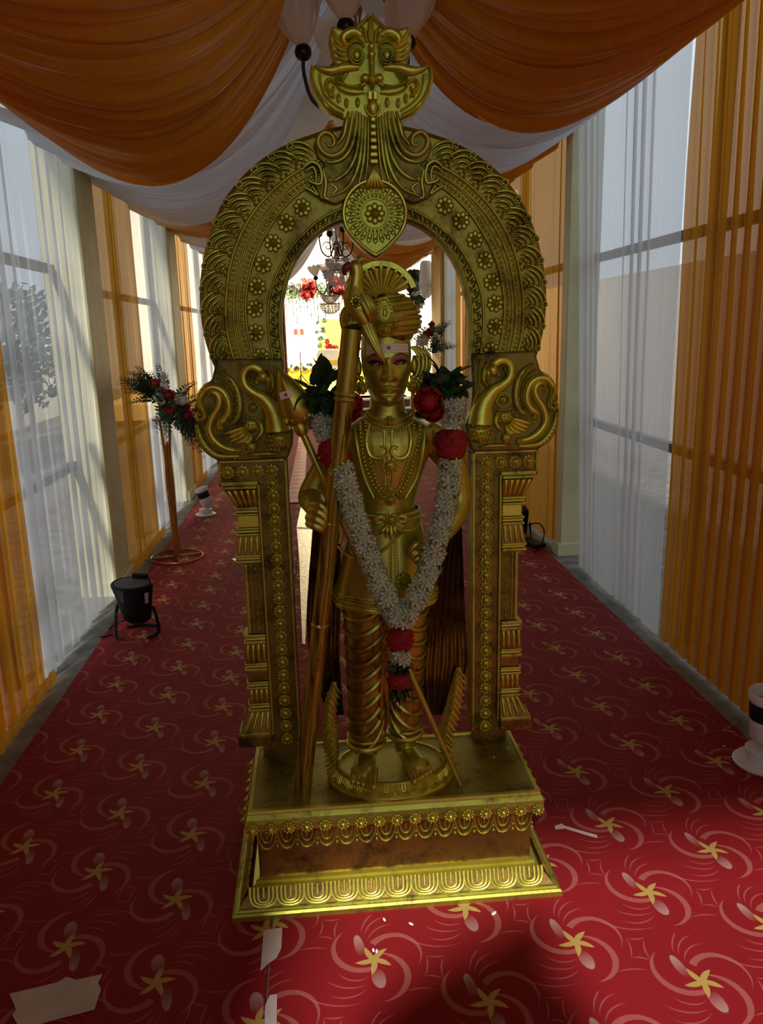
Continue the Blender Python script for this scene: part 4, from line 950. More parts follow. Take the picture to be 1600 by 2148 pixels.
for L in ([(775, 890), (768, 925), (776, 955), (797, 962), (812, 950), (808, 938), (798, 941)], [(856, 890), (862, 925), (854, 955), (835, 962), (820, 950), (824, 938), (834, 941)]): chain('scroll_ornament', L, .0045)
for L in ([(806, 902), (806, 936)], [(822, 902), (822, 936)], [(808, 990), (808, 1020)], [(824, 990), (824, 1020)]): chain('pendant_bar', L, .0035)
for L in ([(800, 965), (790, 972), (786, 966)], [(834, 965), (844, 972), (848, 966)]): chain('scroll_ornament', L, .003)
for (a, b, sc) in ((816, 884, .85), (817, 977, 1.25), (817, 1026, .95), (818, 1048, .9), (798, 1040, .5), (838, 1040, .5)):
    p = tpx(a, b, .002); inst('pendant', PFm, Matrix.Translation(p) @ Matrix.Diagonal((sc, 1.3, sc, 1)), ST)
# belt and bow
mb = MB(); rows = []
for k in range(49):
    a = 2*PI*k/48; rows.append([(.170 + (.083 + o_)*math.cos(a), YC + (.066 + o_)*math.sin(a), 1.044 + dz) for o_, dz in ((0, -.012), (.004, -.010), (.005, 0), (.004, .010), (0, .012))])
mb.grid(rows); BT = obj('belt', mb, SK, ST)
mb = MB()
for k in range(64):
    a = 2*PI*k/64
    for dz in (-.007, .007): mb.sphere((.170 + .088*math.cos(a), YC + .071*math.sin(a), 1.044 + dz), .0032, 6, 4)
obj('belt_beads', mb, GB, BT, kind='stuff')
inst('belt_clasp', PFm, Matrix.Translation((.173, YC - .073, 1.042)) @ Matrix.Diagonal((1.0, 1.4, 1.0, 1)), BT)
for s in (-1, 1):
    mb = MB(); c = Vector((.173, YC - .076, 1.042)); mb.tube(smooth_path([c + Vector((s*.014, 0, .002)), c + Vector((s*.026, 0, .010)), c + Vector((s*.037, .002, .004)), c + Vector((s*.034, .002, -.006)), c + Vector((s*.022, 0, -.004))], 5), [.003, .006, .006, .005, .003], 7); obj('belt_bow', mb, GB, BT)
    for k, (dx, dz) in enumerate(((.030, -.036), (.014, -.044))):
        mb = MB(); mb.tube(smooth_path([c + Vector((s*.008, -.002, -.012)), c + Vector((s*(dx*.7), -.006, -.024)), c + Vector((s*dx, -.006, dz))], 5), [.003, .0065, .002], 7); obj('belt_bow', mb, GD, BT)
mb = MB(); mb.tube([c + Vector((0, -.004, -.014)), c + Vector((0, -.008, -.030)), c + Vector((0, -.008, -.050))], [.003, .007, .002], 8); obj('belt_drop', mb, GB, BT)

# tunic skirt with hem band and front panel
def skirt(z, a, o=0.0):
    t_ = (1.045 - z)/.235; hw = lerp(.080, .140, max(0, t_)**.85) + o; hd = lerp(.064, .088, max(0, t_)) + o; cx = lerp(.170, .162, t_)
    rp = 1 + .02*math.sin(9*a)*max(0, t_); return Vector((cx + hw*math.cos(a)*rp, YC + hd*math.sin(a)*rp, z - .010*math.sin(-a)*max(0, t_)))
mb = MB(); rows = []
for j in range(25): rows.append([skirt(lerp(1.05, .810, j/24), 2*PI*k/72) for k in range(72)])
rows += [[skirt(.812, 2*PI*k/72, -.008) for k in range(72)], [skirt(.84, 2*PI*k/72, -.012) for k in range(72)]]
mb.grid(rows, cv=True); TN = obj('tunic', mb, SK, ST, angle=70)
for z, w in ((.845, .0035), (.838, .002), (.818, .0035)):
    mb = MB(); P = [skirt(z, 2*PI*k/72, .001) for k in range(73)]; mb.tube(P, w, 6, cap=False); obj('hem_band', mb, GB, TN)
mb = MB()
for k in range(90): mb.sphere(skirt(.830, 2*PI*k/90, .001), .0042, 6, 4)
obj('hem_beads', mb, GD, TN, kind='stuff')
mb = MB(); rows = []
for j in range(20):
    z = lerp(1.0, .775, j/19); rows.append([skirt(max(z, .812), -PI/2 + da, .004) + Vector((0, .001*math.cos(da*40), min(0, z - .812))) for da in np.linspace(-.02, .21, 9)])
mb.grid(rows); FP = obj('front_panel', mb, GD, ST)
mb = MB()
for j in range(26):
    z = lerp(.985, .80, j/25)
    for da in (.035, .06, .13, .155): mb.sphere(skirt(max(z, .812), -PI/2 + da, .005) + Vector((0, 0, min(0, z - .812))), .0024, 5, 4)
obj('panel_beads', mb, GB, FP, kind='stuff')
def skp(a, b, o=.004):
    p = px(a, b, YC - .08)
    for _ in range(5):
        t_ = (1.045 - p.z)/.235; hw = lerp(.080, .140, max(0, t_)**.85); hd_s = lerp(.064, .088, max(0, t_)); q = max(-.95, min(.95, (p.x - lerp(.170, .162, t_))/hw)); p = px(a, b, YC - hd_s*math.sqrt(1 - q*q) - o)
    return p
for L, r_ in (([(708, 1145), (722, 1160), (745, 1172), (775, 1170), (810, 1150), (838, 1120), (852, 1092)], .0042), ([(712, 1140), (722, 1100), (735, 1075)], .004)):
    mb = MB(); mb.tube(smooth_path([skp(*q) for q in L], 5), r_, 7); obj('sash_cord', mb, GB, TN)
mb = MB()
for q in smooth_path([skp(*q) for q in [(878, 1075), (880, 1095), (868, 1110), (850, 1113), (838, 1112)]], 5): mb.sphere(q, .0034, 6, 4)
obj('cord_beads', mb, GB, TN, kind='stuff')
p = skp(846, 1218, .002); inst('tunic_medallion', RSm, Matrix.Translation(p) @ Matrix.Diagonal((1, 1.2, 1, 1)), TN)

# dhoti legs with swagged folds
def leg(cx0, cx1, z0, z1, r0, r1, cy, s):
    def surf(t_, a, o=0.0):
        r = lerp(r0, r1, t_**.8) + o; return Vector((lerp(cx0, cx1, t_) + r*math.cos(a), cy + r*1.02*math.sin(a), lerp(z0, z1, t_)))
    mb = MB(); mb.rings([[surf(j/30, 2*PI*k/40) for k in range(40)] for j in range(31)]); L = obj('draped_leg', mb, DH, ST)
    for k in range(10):
        t0 = .12 + k*.097; P = []
        for a in np.linspace(-PI*.98, -PI*.02, 22):
            w = (a + PI*.5)/(PI*.5)*s; dt = .17*((w + .35)/1.35)**1.6 if w > -.35 else .03*((w + .35)/.65)**2
            P.append(surf(max(0.0, min(1, t0 - dt*1.3 + .03)), a, .002))
        mb = MB(); mb.tube(P, [.002, .0065, .0085, .007, .003], 7); obj('cloth_fold', mb, DH, L)
    mb = MB(); mb.tube([surf(1, 2*PI*k/32, .004) for k in range(33)], .0085, 8, cap=False); obj('anklet', mb, GB, L)
    mb = MB(); mb.tube([surf(.955, 2*PI*k/32, .003) for k in range(33)], .0055, 8, cap=False); obj('anklet', mb, SK, L)
leg(.112, .098, .84, .405, .066, .044, 1.945, 1); leg(.218, .206, .84, .420, .062, .040, 1.955, -1)
for k, (a, b, w) in enumerate((((798, 1262), (802, 1510), .008), ((806, 1262), (810, 1470), .008), ((815, 1262), (812, 1520), .007), ((790, 1262), (794, 1440), .006))):
    P = [px(lerp(a[0], b[0], t_) + 3*math.sin(t_*5 + k), lerp(a[1], b[1], t_), 1.905 + .006*k) for t_ in np.linspace(0, 1, 14)]
    mb = MB(); mb.tube(P, [w, w*1.2, w, w*.6], 8); obj('hanging_pleat', mb, DH, ST)
# shawl falling behind on both sides
def drape(name, rowsd, Y0, m, folds, amp):
    mb = MB(); R = []
    for y_, xa, xb in rowsd:
        R.append([px(lerp(xa, xb, i/24), y_, Y0 + amp*math.sin(2*PI*folds*i/24 + y_*.004)) for i in range(25)])
    B = [[p + Vector((0, .008, 0)) for p in r] for r in R]
    mb.grid(R); mb.grid(B)
    for e in (0, 24): mb.grid([[r[e] for r in R], [r[e] for r in B]])
    mb.grid([R[-1], B[-1]]); return obj(name, mb, m, ST, angle=70)
drape('shawl', [(1060, 662, 700), (1120, 656, 712), (1200, 648, 716), (1300, 643, 714), (1380, 648, 712), (1440, 664, 716), (1500, 690, 722)], 1.985, CP, 4, .009)
drape('shawl', [(1030, 948, 970), (1100, 930, 968), (1200, 905, 972), (1300, 890, 976), (1390, 880, 984), (1440, 884, 972), (1500, 890, 950)], 1.990, CP, 6, .009)
for s, base in ((-1, [(702, 1430), (690, 1500), (695, 1560), (702, 1612)]), (1, [(962, 1400), (952, 1470), (934, 1540), (938, 1600)])):
    P = smooth_path([px(a, b, 1.968) for a, b in base], 6)
    mb = MB(); mb.tube(P, [.006, .020, .024, .020, .006], 10, squash=.45, up=(0, 1, 0)); TL = obj('tail_plume', mb, SK, ST)
    for k in range(1, 18):
        q = P[k]
        for sg, L_ in ((s, 1.0), (-s, .8)):
            mb = MB(); d = Vector((sg*.022*L_, -.010, -.020)); mb.tube([q + Vector((0, -.009, .006)), q + d*.6 + Vector((0, -.006, 0)), q + d], [.003, .0042, .0015], 6); obj('plume_barb', mb, SK if k % 2 else GB, TL)

# ------------------------------------------------------------------ staff with bird
s0 = Vector((-.080, 1.892, ZT)); s1 = px(738, 690, 1.828)
SF = thing('staff', 'golden bamboo staff with a parrot perched on its knob', 'staff', s0)
mb = MB(); n = 40; P = [s0.lerp(s1, i/n) for i in range(n + 1)]; mb.tube(P, [.0235, .0225, .022, .0215, .0215, .0225, .0235], 16); obj('shaft', mb, M['staff_gold'], SF)
def onst(t_): return s0.lerp(s1, t_)
for t_, r_ in ((.878, .0275), (.868, .0265), (.40, .0245), (.62, .024)):
    mb = MB(); mb.tube([onst(t_ - .004), onst(t_), onst(t_ + .004)], [r_*.9, r_, r_*.9], 16); obj('bamboo_joint', mb, SK, SF)
for a, b in ((.05, .36), (.1, .5), (.45, .8)):
    mb = MB(); mb.tube([onst(lerp(a, b, q/8)) + Vector((.004 + .003*math.sin(q), -.0205, 0)) for q in range(9)], .0045, 6); obj('bamboo_rib', mb, GD, SF)
mb = MB(); mb.tube(smooth_path([s1, px(735, 672, 1.838), px(738, 660, 1.838), px(748, 655, 1.838)], 5), [.0235, .026, .026, .012], 14); obj('knob', mb, SK, SF)
for dx in (0, 9, 18): mb = MB(); mb.tube(smooth_path([px(722 + dx, 676, 1.814), px(728 + dx, 662, 1.812), px(742 + dx, 656, 1.825)], 4), .0045, 6); obj('knob_ridge', mb, GD, SF)
YBd = 1.826; mb = MB()
mb.tube(smooth_path([px(740, 546, YBd), px(744, 556, YBd), px(748, 575, YBd), px(745, 600, YBd), px(745, 625, YBd), px(752, 650, YBd), px(765, 672, YBd - .004), px(776, 692, YBd - .006)], 5), [.004, .0155, .0165, .018, .027, .030, .022, .011], 16); BD = obj('bird_body', mb, SK, SF)
mb = MB(); mb.tube(smooth_path([px(735, 556, YBd - .004), px(725, 562, YBd - .006), px(722, 572, YBd - .006), px(727, 577, YBd - .006)], 4), [.009, .009, .006, .001], 10); obj('beak', mb, simple('dark_red_beak', (.16, .012, .014), .4), BD)
mb = MB(); mb.tube(smooth_path([px(750, 548, YBd), px(758, 544, YBd), px(766, 548, YBd)], 4), [.008, .010, .002], 8); obj('crest', mb, SK, BD)
for x0, y0, x1, y1 in ((752, 620, 780, 690), (760, 615, 784, 682), (768, 618, 788, 676)):
    mb = MB(); mb.tube(smooth_path([px(x0, y0, YBd - .020), px((x0+x1)/2 + 4, (y0+y1)/2, YBd - .024), px(x1, y1, YBd - .010)], 5), [.006, .010, .003], 8); obj('wing_feather', mb, GD, BD)
inst('wing_boss', RSm, Matrix.Translation(px(746, 632, YBd - .026)) @ Matrix.Diagonal((.62, .8, .62, 1)), BD)
for k, (x0, x1) in enumerate(((756, 800), (762, 803), (768, 806))):
    mb = MB(); mb.tube(smooth_path([px(x0, 668 - 2*k, YBd - .012), px((x0 + x1)/2 - 1, 714 - 2*k, YBd - .022), px(x1, 754 + k*3, YBd - .022)], 6), [.005, .0075, .008, .006, .002], 8); obj('tail_feather', mb, GB if k == 1 else SK, BD)

# ------------------------------------------------------------------ spear
b0 = Vector((.345, 1.868, ZT)); b1 = px(630, 897, 1.905)
SP = thing('spear', 'golden leaf bladed spear held slantwise behind the bamboo staff', 'spear', b0)
mb = MB(); mb.tube([b0.lerp(b1, i/30) for i in range(31)], [.0075, .0085, .009, .0095], 10); obj('shaft', mb, SK, SP)
d = (b1 - b0).normalized(); mb = MB(); mb.tube([b1 - d*.02, b1 - d*.012, b1, b1 + d*.010, b1 + d*.016], [.011, .016, .0175, .016, .012], 14); obj('socket', mb, SK, SP)
oc = [(582, 774), (597, 784), (618, 800), (638, 822), (652, 848), (657, 868), (650, 884), (636, 893), (620, 894), (604, 889), (592, 872), (586, 848), (582, 815)]
YV = 1.905; O = smooth_path([px(a, b, YV) for a, b in oc], 4, True); ctr = px(616, 850, YV); tip = O[0]; mb = MB(); rows = []
for f_, h_ in ((1, 0), (.95, .010), (.7, .021), (.35, .027), (.02, .030)): rows.append([ctr.lerp(p, f_) + Vector((0, -h_, 0)) for p in O])
bk = [[ctr.lerp(p, f_) + Vector((0, h_, 0)) for p in O] for f_, h_ in ((.02, .02), (.5, .018), (.95, .008))]
mb.rings(bk + rows[::1]); BL = obj('blade', mb, SK, SP, angle=70)
mb = MB(); mb.tube(O + O[:1], .0035, 6, cap=False); obj('blade_edge', mb, GD, BL)
for a, b in ((600, 884), (612, 880), (625, 878), (638, 876), (648, 872)):
    mb = MB(); mb.sphere(px(a, b, YV - .014), .010, 9, 6, (.8, .8, 1.1)); obj('blade_petal', mb, GD, BL)
q = [px(585, 824, YV - .026), px(611, 817, YV - .0305), px(614, 831, YV - .0315), px(589, 839, YV - .027)]
mb = MB(); mb.grid([[q[0].lerp(q[1], i/6) + Vector((0, -.004*math.sin(PI*i/6), 0)) for i in range(7)], [q[3].lerp(q[2], i/6) + Vector((0, -.004*math.sin(PI*i/6), 0)) for i in range(7)]]); SKR = obj('sticker', mb, M['paint_white'], SP)
mb = MB(); c = (q[0] + q[1] + q[2] + q[3])/4 + Vector((0, -.0052, 0)); mb.bead(c.x, c.z, .0042, c.y, .0012, 12, 2); obj('sticker_dot', mb, M['paint_red'], SKR)

# ------------------------------------------------------------------ garland on the statue
M['petal_white'] = simple('white_tuberose_petal', (.52, .60, .40), .6, 0, .15, 60, Subsurface_Weight=.0)
M['petal_red'] = simple('red_rose_petal', (.30, .008, .010), .75, 0, .35, 40)
M['leaf_dark'] = simple('dark_green_leaf', (.022, .060, .018), .5, 0, .4, 40)
M['leaf_mid'] = simple('green_leaf', (.05, .11, .03), .5, 0, .35, 40)
M['thread'] = simple('garland_core', (.40, .42, .30), .8, 0, .2, 60)
def floret(r=.017, pet=6):
    mb = MB(); L = .016
    for k in range(pet):
        a = 2*PI*k/pet; w = .36
        def P(rr, da, z): return (rr*math.cos(a + da), rr*math.sin(a + da), z)
        mb.add([P(.0025, -.5, L*.6), P(.0025, .5, L*.6), P(r*.62, w, L*.95), P(r*.62, -w, L*.95), P(r, .06, L*.80), P(r*.62, 0, L*.84)], [(0, 1, 2, 5), (0, 5, 3), (5, 2, 4), (3, 5, 4)])
    mb.tube([(0, 0, -.002), (0, 0, L*.4), (0, 0, L*.62)], [.0018, .0024, .003], 5); return mb
FLm = floret().mesh('tuberose', True, 60); FLm.materials.append(M['petal_white'])
def aim(p, d, roll=0.0, s=1.0): return Matrix.Translation(p) @ Vector(d).to_track_quat('Z', 'Y').to_matrix().to_4x4() @ Matrix.Rotation(roll, 4, 'Z') @ Matrix.Scale(s, 4)
rg = random.Random(3)
GA = thing('garland', 'white tuberose garland with red rose bands hung round the statue', 'garland', px(838, 1300, 1.80))
def strand(P, rad, rings, per, skip=()):
    q = smooth_path(P, 16); tot = len(q); k = 0
    for i in range(rings):
        t_ = (i + .5)/rings
        p = q[int(t_*(tot-1))]; d = (q[min(tot-1, int(t_*(tot-1)) + 2)] - q[max(0, int(t_*(tot-1)) - 2)]).normalized()
        f = Vector((0, -1, 0)); f = (f - d*f.dot(d)).normalized(); b = d.cross(f)
        for j in range(per):
            a = lerp(-1.75, 1.75, (j + .5*(i % 2) + rg.uniform(-.15, .15))/(per - .5))
            o_ = f*math.cos(a) + b*math.sin(a) + d*rg.uniform(-.35, .35)
            inst('tuberose', FLm, aim(p + o_*rad*.45, o_, rg.uniform(0, 1), rg.uniform(.9, 1.2)), GA)
YG = 1.815
PLf = [px(716, 985, 1.842), px(730, 1030, 1.830), px(746, 1085, 1.822), px(766, 1145, YG), px(788, 1205, YG - .004), px(812, 1262, YG - .008), px(838, 1300, YG - .008)]
PRt = [px(944, 972, 1.868), px(938, 1030, 1.848), px(928, 1085, 1.836), px(914, 1145, 1.826), px(895, 1205, YG), px(868, 1262, YG - .006), px(842, 1300, YG - .008)]
PLu = [px(672, 868, 1.905), px(678, 895, 1.895), px(688, 918, 1.885)]; PRu = [px(952, 838, 1.900), px(952, 865, 1.895), px(948, 895, 1.885)]
for P in (PLf, PRt, PLu, PRu):
    mb = MB(); mb.tube(smooth_path(P, 6), [.014, .017, .017, .014], 10); obj('garland_core', mb, M['thread'], GA)
strand(PLf, .026, 20, 6); strand(PRt, .026, 20, 6); strand(PLu, .024, 4, 5); strand(PRu, .026, 4, 6)
strand([px(838, 1362, YG - .008), px(842, 1385, YG - .008)], .022, 2, 6)
def rose_band(P, r0, name='rose_band'):
    q = smooth_path(P, 6); mb = MB(); rows = []
    m = len(q)
    for i, p in enumerate(q):
        t_ = i/(m-1); d = (q[min(m-1, i+1)] - q[max(0, i-1)]).normalized(); f = Vector((0, -1, 0)); f = (f - d*f.dot(d)).normalized(); b = d.cross(f)
        r = r0*(.62 + .42*math.sin(PI*t_)**.6)
        rows.append([p + (f*math.cos(2*PI*k/28) + b*math.sin(2*PI*k/28))*r*(1 + .10*math.sin(k*2.1 + i*1.7) + .08*math.sin(k*5 + i*3) + .05*math.sin(k*3.3 - i*2.2)) for k in range(28)])
    mb.rings(rows); return obj(name, mb, M['petal_red'], GA)
rose_band([px(690, 925, 1.878), px(700, 950, 1.866), px(712, 978, 1.850)], .034); rose_band([px(945, 902, 1.885), px(945, 930, 1.878), px(944, 964, 1.870)], .036)
rose_band([px(838, 1318, YG - .01), px(840, 1340, YG - .01), px(840, 1362, YG - .01)], .030); rose_band([px(838, 1412, YG - .01), px(836, 1428, YG - .01), px(834, 1442, YG - .01)], .026)
def rose(c, r, par, name='rose', m=None, squ=.9):
    mb = MB(); rr = random.Random(int(c.x*1e4)); rot = Matrix.Rotation(rr.uniform(0, 3), 3, 'Z')
    for L in range(5):
        R = r*(1 - L*.19); n = 7 - L
        for k in range(n):
            a = 2*PI*(k + .5*(L % 2))/n + L; rows = []
            for i in range(4):
                u = i/3; el = lerp(-.9, .75 + L*.16, u); row = []
                for j in range(5):
                    aa = a + (j - 2)*.5*(1 - .35*u**3)*(PI/n)*1.1; R2 = R*(1 + .05*u)
                    row.append(c + Vector((R2*math.cos(el)*math.cos(aa), -R2*math.sin(el)*squ, R2*math.cos(el)*math.sin(aa))))
                rows.append(row)
            mb.grid(rows)
    mb.sphere(c, r*.72, 10, 7); return obj(name, mb, m or M['petal_red'], par)
rose(px(736, 848, 1.872), .030, GA); rose(px(738, 862, 1.882), .024, GA); rose(px(898, 842, 1.872), .036, GA); rose(px(908, 862, 1.882), .028, GA)
def leafm(L, w, bend=.25):
    mb = MB(); rows = []
    for i in range(6):
        t_ = i/5; ww = w*math.sin(PI*min(1, .12 + .88*t_))**.8*(1 if i < 5 else .02)
        rows.append([(-ww, L*t_, -bend*L*t_*t_ + ww*.3), (0, L*t_, -bend*L*t_*t_), (ww, L*t_, -bend*L*t_*t_ + ww*.3)])
    mb.grid(rows); return mb
LFm = leafm(.060, .016).mesh('garland_leaf'); LFm.materials.append(M['leaf_dark']); LFn = leafm(.075, .013).mesh('garland_leaf'); LFn.materials.append(M['leaf_mid'])
def leaves(c, n, sx, sz, sc, par, name='garland_leaf', seed=0, up=.4):
    r = random.Random(seed)
    for k in range(n):
        d = Vector((r.uniform(-1, 1), r.uniform(-1.0, .5), r.uniform(-.7, 1) + up)).normalized(); p = c + Vector((r.uniform(-sx, sx), r.uniform(-.02, .02), r.uniform(-sz, sz)))
        Mx = Matrix.Translation(p) @ d.to_track_quat('Y', 'Z').to_matrix().to_4x4() @ Matrix.Rotation(r.uniform(-1.5, 1.5), 4, 'Y') @ Matrix.Scale(sc*r.uniform(.7, 1.2), 4)
        inst(name, LFm if r.random() < .8 else LFn, Mx, par)
leaves(px(676, 842, 1.91), 60, .030, .026, .85, GA, seed=1, up=.1); leaves(px(672, 800, 1.91), 8, .02, .01, 1.1, GA, seed=11, up=1.2)
leaves(px(925, 806, 1.925), 60, .032, .020, .80, GA, seed=2, up=.1); leaves(px(955, 815, 1.925), 14, .015, .016, .7, GA, seed=12, up=.1)
leaves(px(840, 1402, YG - .01), 40, .018, .010, .45, GA, seed=3, up=-.3); leaves(px(836, 1450, YG - .005), 30, .018, .010, .45, GA, seed=4, up=-.5)

# ------------------------------------------------------------------ flower stands
M['stand_gold'] = simple('brushed_gold_metal', (.42, .22, .05), .35, .8, .2, 25)
M['petal_pale'] = simple('white_carnation_petal', (.74, .74, .70), .7, 0, .12, 50)
def carnation(c, r, par, m, name='carnation'):
    mb = MB(); rr = random.Random(int(c.x*9e3 + c.z*7e3))
    for k in range(26):
        d = Vector((rr.gauss(0, 1), rr.gauss(0, 1) - .5, rr.gauss(0, 1) + .4)).normalized(); b = d.orthogonal().normalized(); e = d.cross(b)
        mb.add([c, c + (d + b*.35)*r, c + (d*1.05)*r + e*r*.12, c + (d - b*.35)*r], [(0, 1, 2), (0, 2, 3)])
    mb.sphere(c, r*.75, 10, 7); return obj(name, mb, m, par)
def fern(c, d, L, par, seed, m=None):
    r = random.Random(seed); d = Vector(d).normalized(); side = d.cross(Vector((0, -1, .2))).normalized(); mb = MB(); droop = Vector((0, 0, -.25*L)); P = [c + d*L*q + droop*q*q for q in np.linspace(0, 1, 9)]
    mb.tube(P, [.0016, .0006], 4)
    for i in range(1, 9):
        for s in (-1, 1):
            for k in range(2):
                q = P[i] + d*L*.05*k; e = (side*s + d*.7 + Vector((r.uniform(-.3, .3), r.uniform(-.5, .5), r.uniform(-.3, .3)))).normalized(); l_ = L*.22*(1.1 - i/10); n_ = e.orthogonal().normalized()*l_*.16
                mb.add([q, q + e*l_*.5 + n_, q + e*l_, q + e*l_*.5 - n_], [(0, 1, 2, 3)])
    return obj('fern_spray', mb, m or M['leaf_mid'], par)
def stand(loc, H, label, lean, seed):
    S = thing('flower_stand', label, 'flower stand', loc, 'gold flower stands along the carpet'); L = Vector(loc); r = random.Random(seed)
    mb = MB(); mb.tube([L + Vector((.175*math.cos(2*PI*k/40), .175*math.sin(2*PI*k/40), .008)) for k in range(41)], .006, 7, cap=False); obj('base_ring', mb, M['stand_gold'], S)
    for a in (.3, .3 + PI/2):
        mb = MB(); mb.box(L + Vector((0, 0, .010)), (.345, .012, .012), Matrix.Rotation(a, 3, 'Z')); obj('base_bar', mb, M['stand_gold'], S, smooth=False)
    top = L + Vector((lean, 0, H))
    for k in range(5):
        a = 2*PI*k/5 + .4; mb = MB(); dx = Vector((math.cos(a), math.sin(a), 0)); h1 = H*(1.0 if k in (0, 2) else (.90, .84, .94)[k % 3])
        P = smooth_path([L + dx*.012 + Vector((0, 0, .012)), L + dx*.014 + Vector((lean*.3, 0, H*.25)), L + dx*.018 + Vector((lean*.7, 0, H*.55)), L + dx*.016 + Vector((lean*.85, 0, H*.75)), L + dx*.034 + Vector((lean, 0, h1))], 5)
        mb.tube(P, [.010, .011, .011, .010, .008], 6); obj('stem_bar', mb, M['stand_gold'], S)
    mb = MB(); mb.lathe([(.075, 0), (.082, .006), (.075, .012)], 20, top); obj('top_plate', mb, M['stand_gold'], S)
    return S, top
SL, tpL = stand((-1.0, 5.30, .006), px(345, 884, 5.3).z, 'gold flower stand with red roses beside the second orange curtain', px(345, 884, 5.3).x + 1.0, 1)
BQ = thing('bouquet', 'slanting bouquet of red roses, white blooms and ferns on the near flower stand', 'bouquet', tpL + Vector((0, 0, .012)))
Yb = 5.28
mb = MB(); mb.lathe([(.04, 0), (.05, .05), (.045, .09)], 14, tpL + Vector((.015, 0, .012))); obj('foam_block', mb, M['leaf_dark'], BQ)
for (a, b, r_) in ((324, 806, .042), (354, 829, .046), (357, 863, .048), (392, 872, .050), (393, 853, .022), (340, 818, .028)): rose(px(a, b, Yb - .06), r_*.86, BQ)
for (a, b, r_) in ((335, 835, .050), (343, 812, .040), (382, 841, .040), (344, 791, .022), (371, 838, .030)): carnation(px(a, b, Yb - .045), r_, BQ, M['petal_pale'])
mb = MB(); mb.tube([px(344, 815, Yb), px(344, 791, Yb - .04)], .003, 5); obj('stem', mb, M['leaf_mid'], BQ)
r5 = random.Random(9)
for k in range(80):
    t_ = r5.random(); c = px(lerp(318, 392, t_) + r5.uniform(-8, 8), lerp(812, 880, t_) + r5.uniform(-14, 16), Yb + r5.uniform(-.04, .04)); d = Vector((lerp(-1, 1.1, t_) + r5.uniform(-.5, .5), r5.uniform(-.8, .4), lerp(.9, -.7, t_) + r5.uniform(-.5, .5)))
    fern(c, d, r5.uniform(.14, .27), BQ, k, M['leaf_dark'] if k % 3 else M['leaf_mid'])
SR, tpR = stand((1.10, 9.0, .0065), 1.02, 'gold flower stand glimpsed behind the statue beside its turban', .02, 2)
BR = thing('bouquet', 'tall leafy bouquet with red and white blooms glimpsed beside the turban', 'bouquet', tpR + Vector((0, 0, .012)))
mb = MB(); mb.lathe([(.05, 0), (.06, .05), (.05, .09)], 12, tpR + Vector((0, 0, .012))); obj('foam_block', mb, M['leaf_dark'], BR)
Yr = 8.98
for (a, b, r_, m) in ((897, 700, .06, 'petal_red'), (906, 692, .05, 'petal_red'), (884, 718, .07, 'petal_pale'), (893, 708, .05, 'petal_pale'), (905, 680, .04, 'petal_red')): carnation(px(a, b, Yr - .06), r_, BR, M[m])
for k in range(44):
    c = px(906 + r5.uniform(-16, 16), 722 + r5.uniform(-22, 24), Yr + r5.uniform(-.06, .06)); fern(c, Vector((r5.uniform(-1, 1), r5.uniform(-.8, .4), r5.uniform(-.2, 1.4))), r5.uniform(.15, .30), BR, 100 + k, M['leaf_dark'] if k % 2 else M['leaf_mid'])

# ------------------------------------------------------------------ floor lamps
M['lamp_white'] = simple('white_lamp_paint', (.62, .60, .58), .4, 0, .06, 12); M['lamp_black'] = simple('black_lamp_paint', (.005, .005, .0055), .55, 0, .2, 12, Specular_IOR_Level=.25)
M['lamp_grey'] = simple('dusty_grey_plate', (.06, .056, .052), .6, 0, .45, 30); M['tape_grey'] = simple('pale_masking_tape', (.52, .44, .40), .7, 0, .12, 18); M['tape_silver'] = simple('silver_tape', (.62, .58, .48), .28, .7, .25, 40, .4)
M['lens'] = simple('lamp_lens', (.35, .36, .30), .1, .5, .3, 25)
def spot(loc, rz, tiltv, label, sc=1.0):
    S = thing('spotlight', label, 'spotlight', loc); B = Matrix.Translation(loc) @ Matrix.Rotation(rz, 4, 'Z') @ Matrix.Scale(sc, 4)
    def ad(name, mb, m): 
        mb.v = [tuple(B @ Vector(p)) for p in mb.v]; return obj(name, mb, m, S)
    mb = MB(); mb.lathe([(.085, 0), (.088, .006), (.082, .012), (.0, .012)], 28); ad('base_disc', mb, M['lamp_white'])
    mb = MB(); mb.lathe([(.055, .012), (.055, .048), (.050, .052), (.0, .052)], 28); ad('base_drum', mb, M['lamp_white'])
    mb = MB(); mb.tube(smooth_path([(.0, 0, .05), (.035, 0, .062), (.066, 0, .080), (.070, 0, .12), (.066, 0, .145), (.052, 0, .15)], 4), .008, 8, squash=.6); ad('yoke', mb, M['lamp_white'])
    R = Matrix.Translation((0, 0, .15)) @ Matrix.Rotation(tiltv, 4, 'Y') @ Matrix.Translation((0, 0, -.15))
    for nm, pr, m in (('housing', [(.0, .078), (.038, .078), (.048, .088), (.050, .150), (.050, .152)], 'lamp_white'), ('black_band', [(.0505, .150), (.0515, .152), (.0525, .204), (.0515, .206)], 'lamp_black'), ('rim', [(.052, .205), (.056, .212), (.057, .232), (.054, .238), (.049, .236), (.046, .215), (.040, .195), (.0, .19)], 'lamp_white')):
        mb = MB(); mb.lathe([(max(r_, 1e-4), z) for r_, z in pr], 32, cap=False); mb.v = [tuple(R @ Vector(p)) for p in mb.v]; ad(nm, mb, M[m])
    mb = MB(); mb.lathe([(.0005, .200), (.040, .200), (.040, .2005), (.0005, .203)], 24); mb.v = [tuple(R @ Vector(p)) for p in mb.v]; ad('lens', mb, M['lens'])
    return S
spot((1.495, 2.33, .0065), .6, -.05, 'white spotlight with a black band standing upright by the orange curtain', 1.14)
spot((-.975, 6.60, .0065), .1, -.30, 'white spotlight with a black band tilted towards the white curtain')
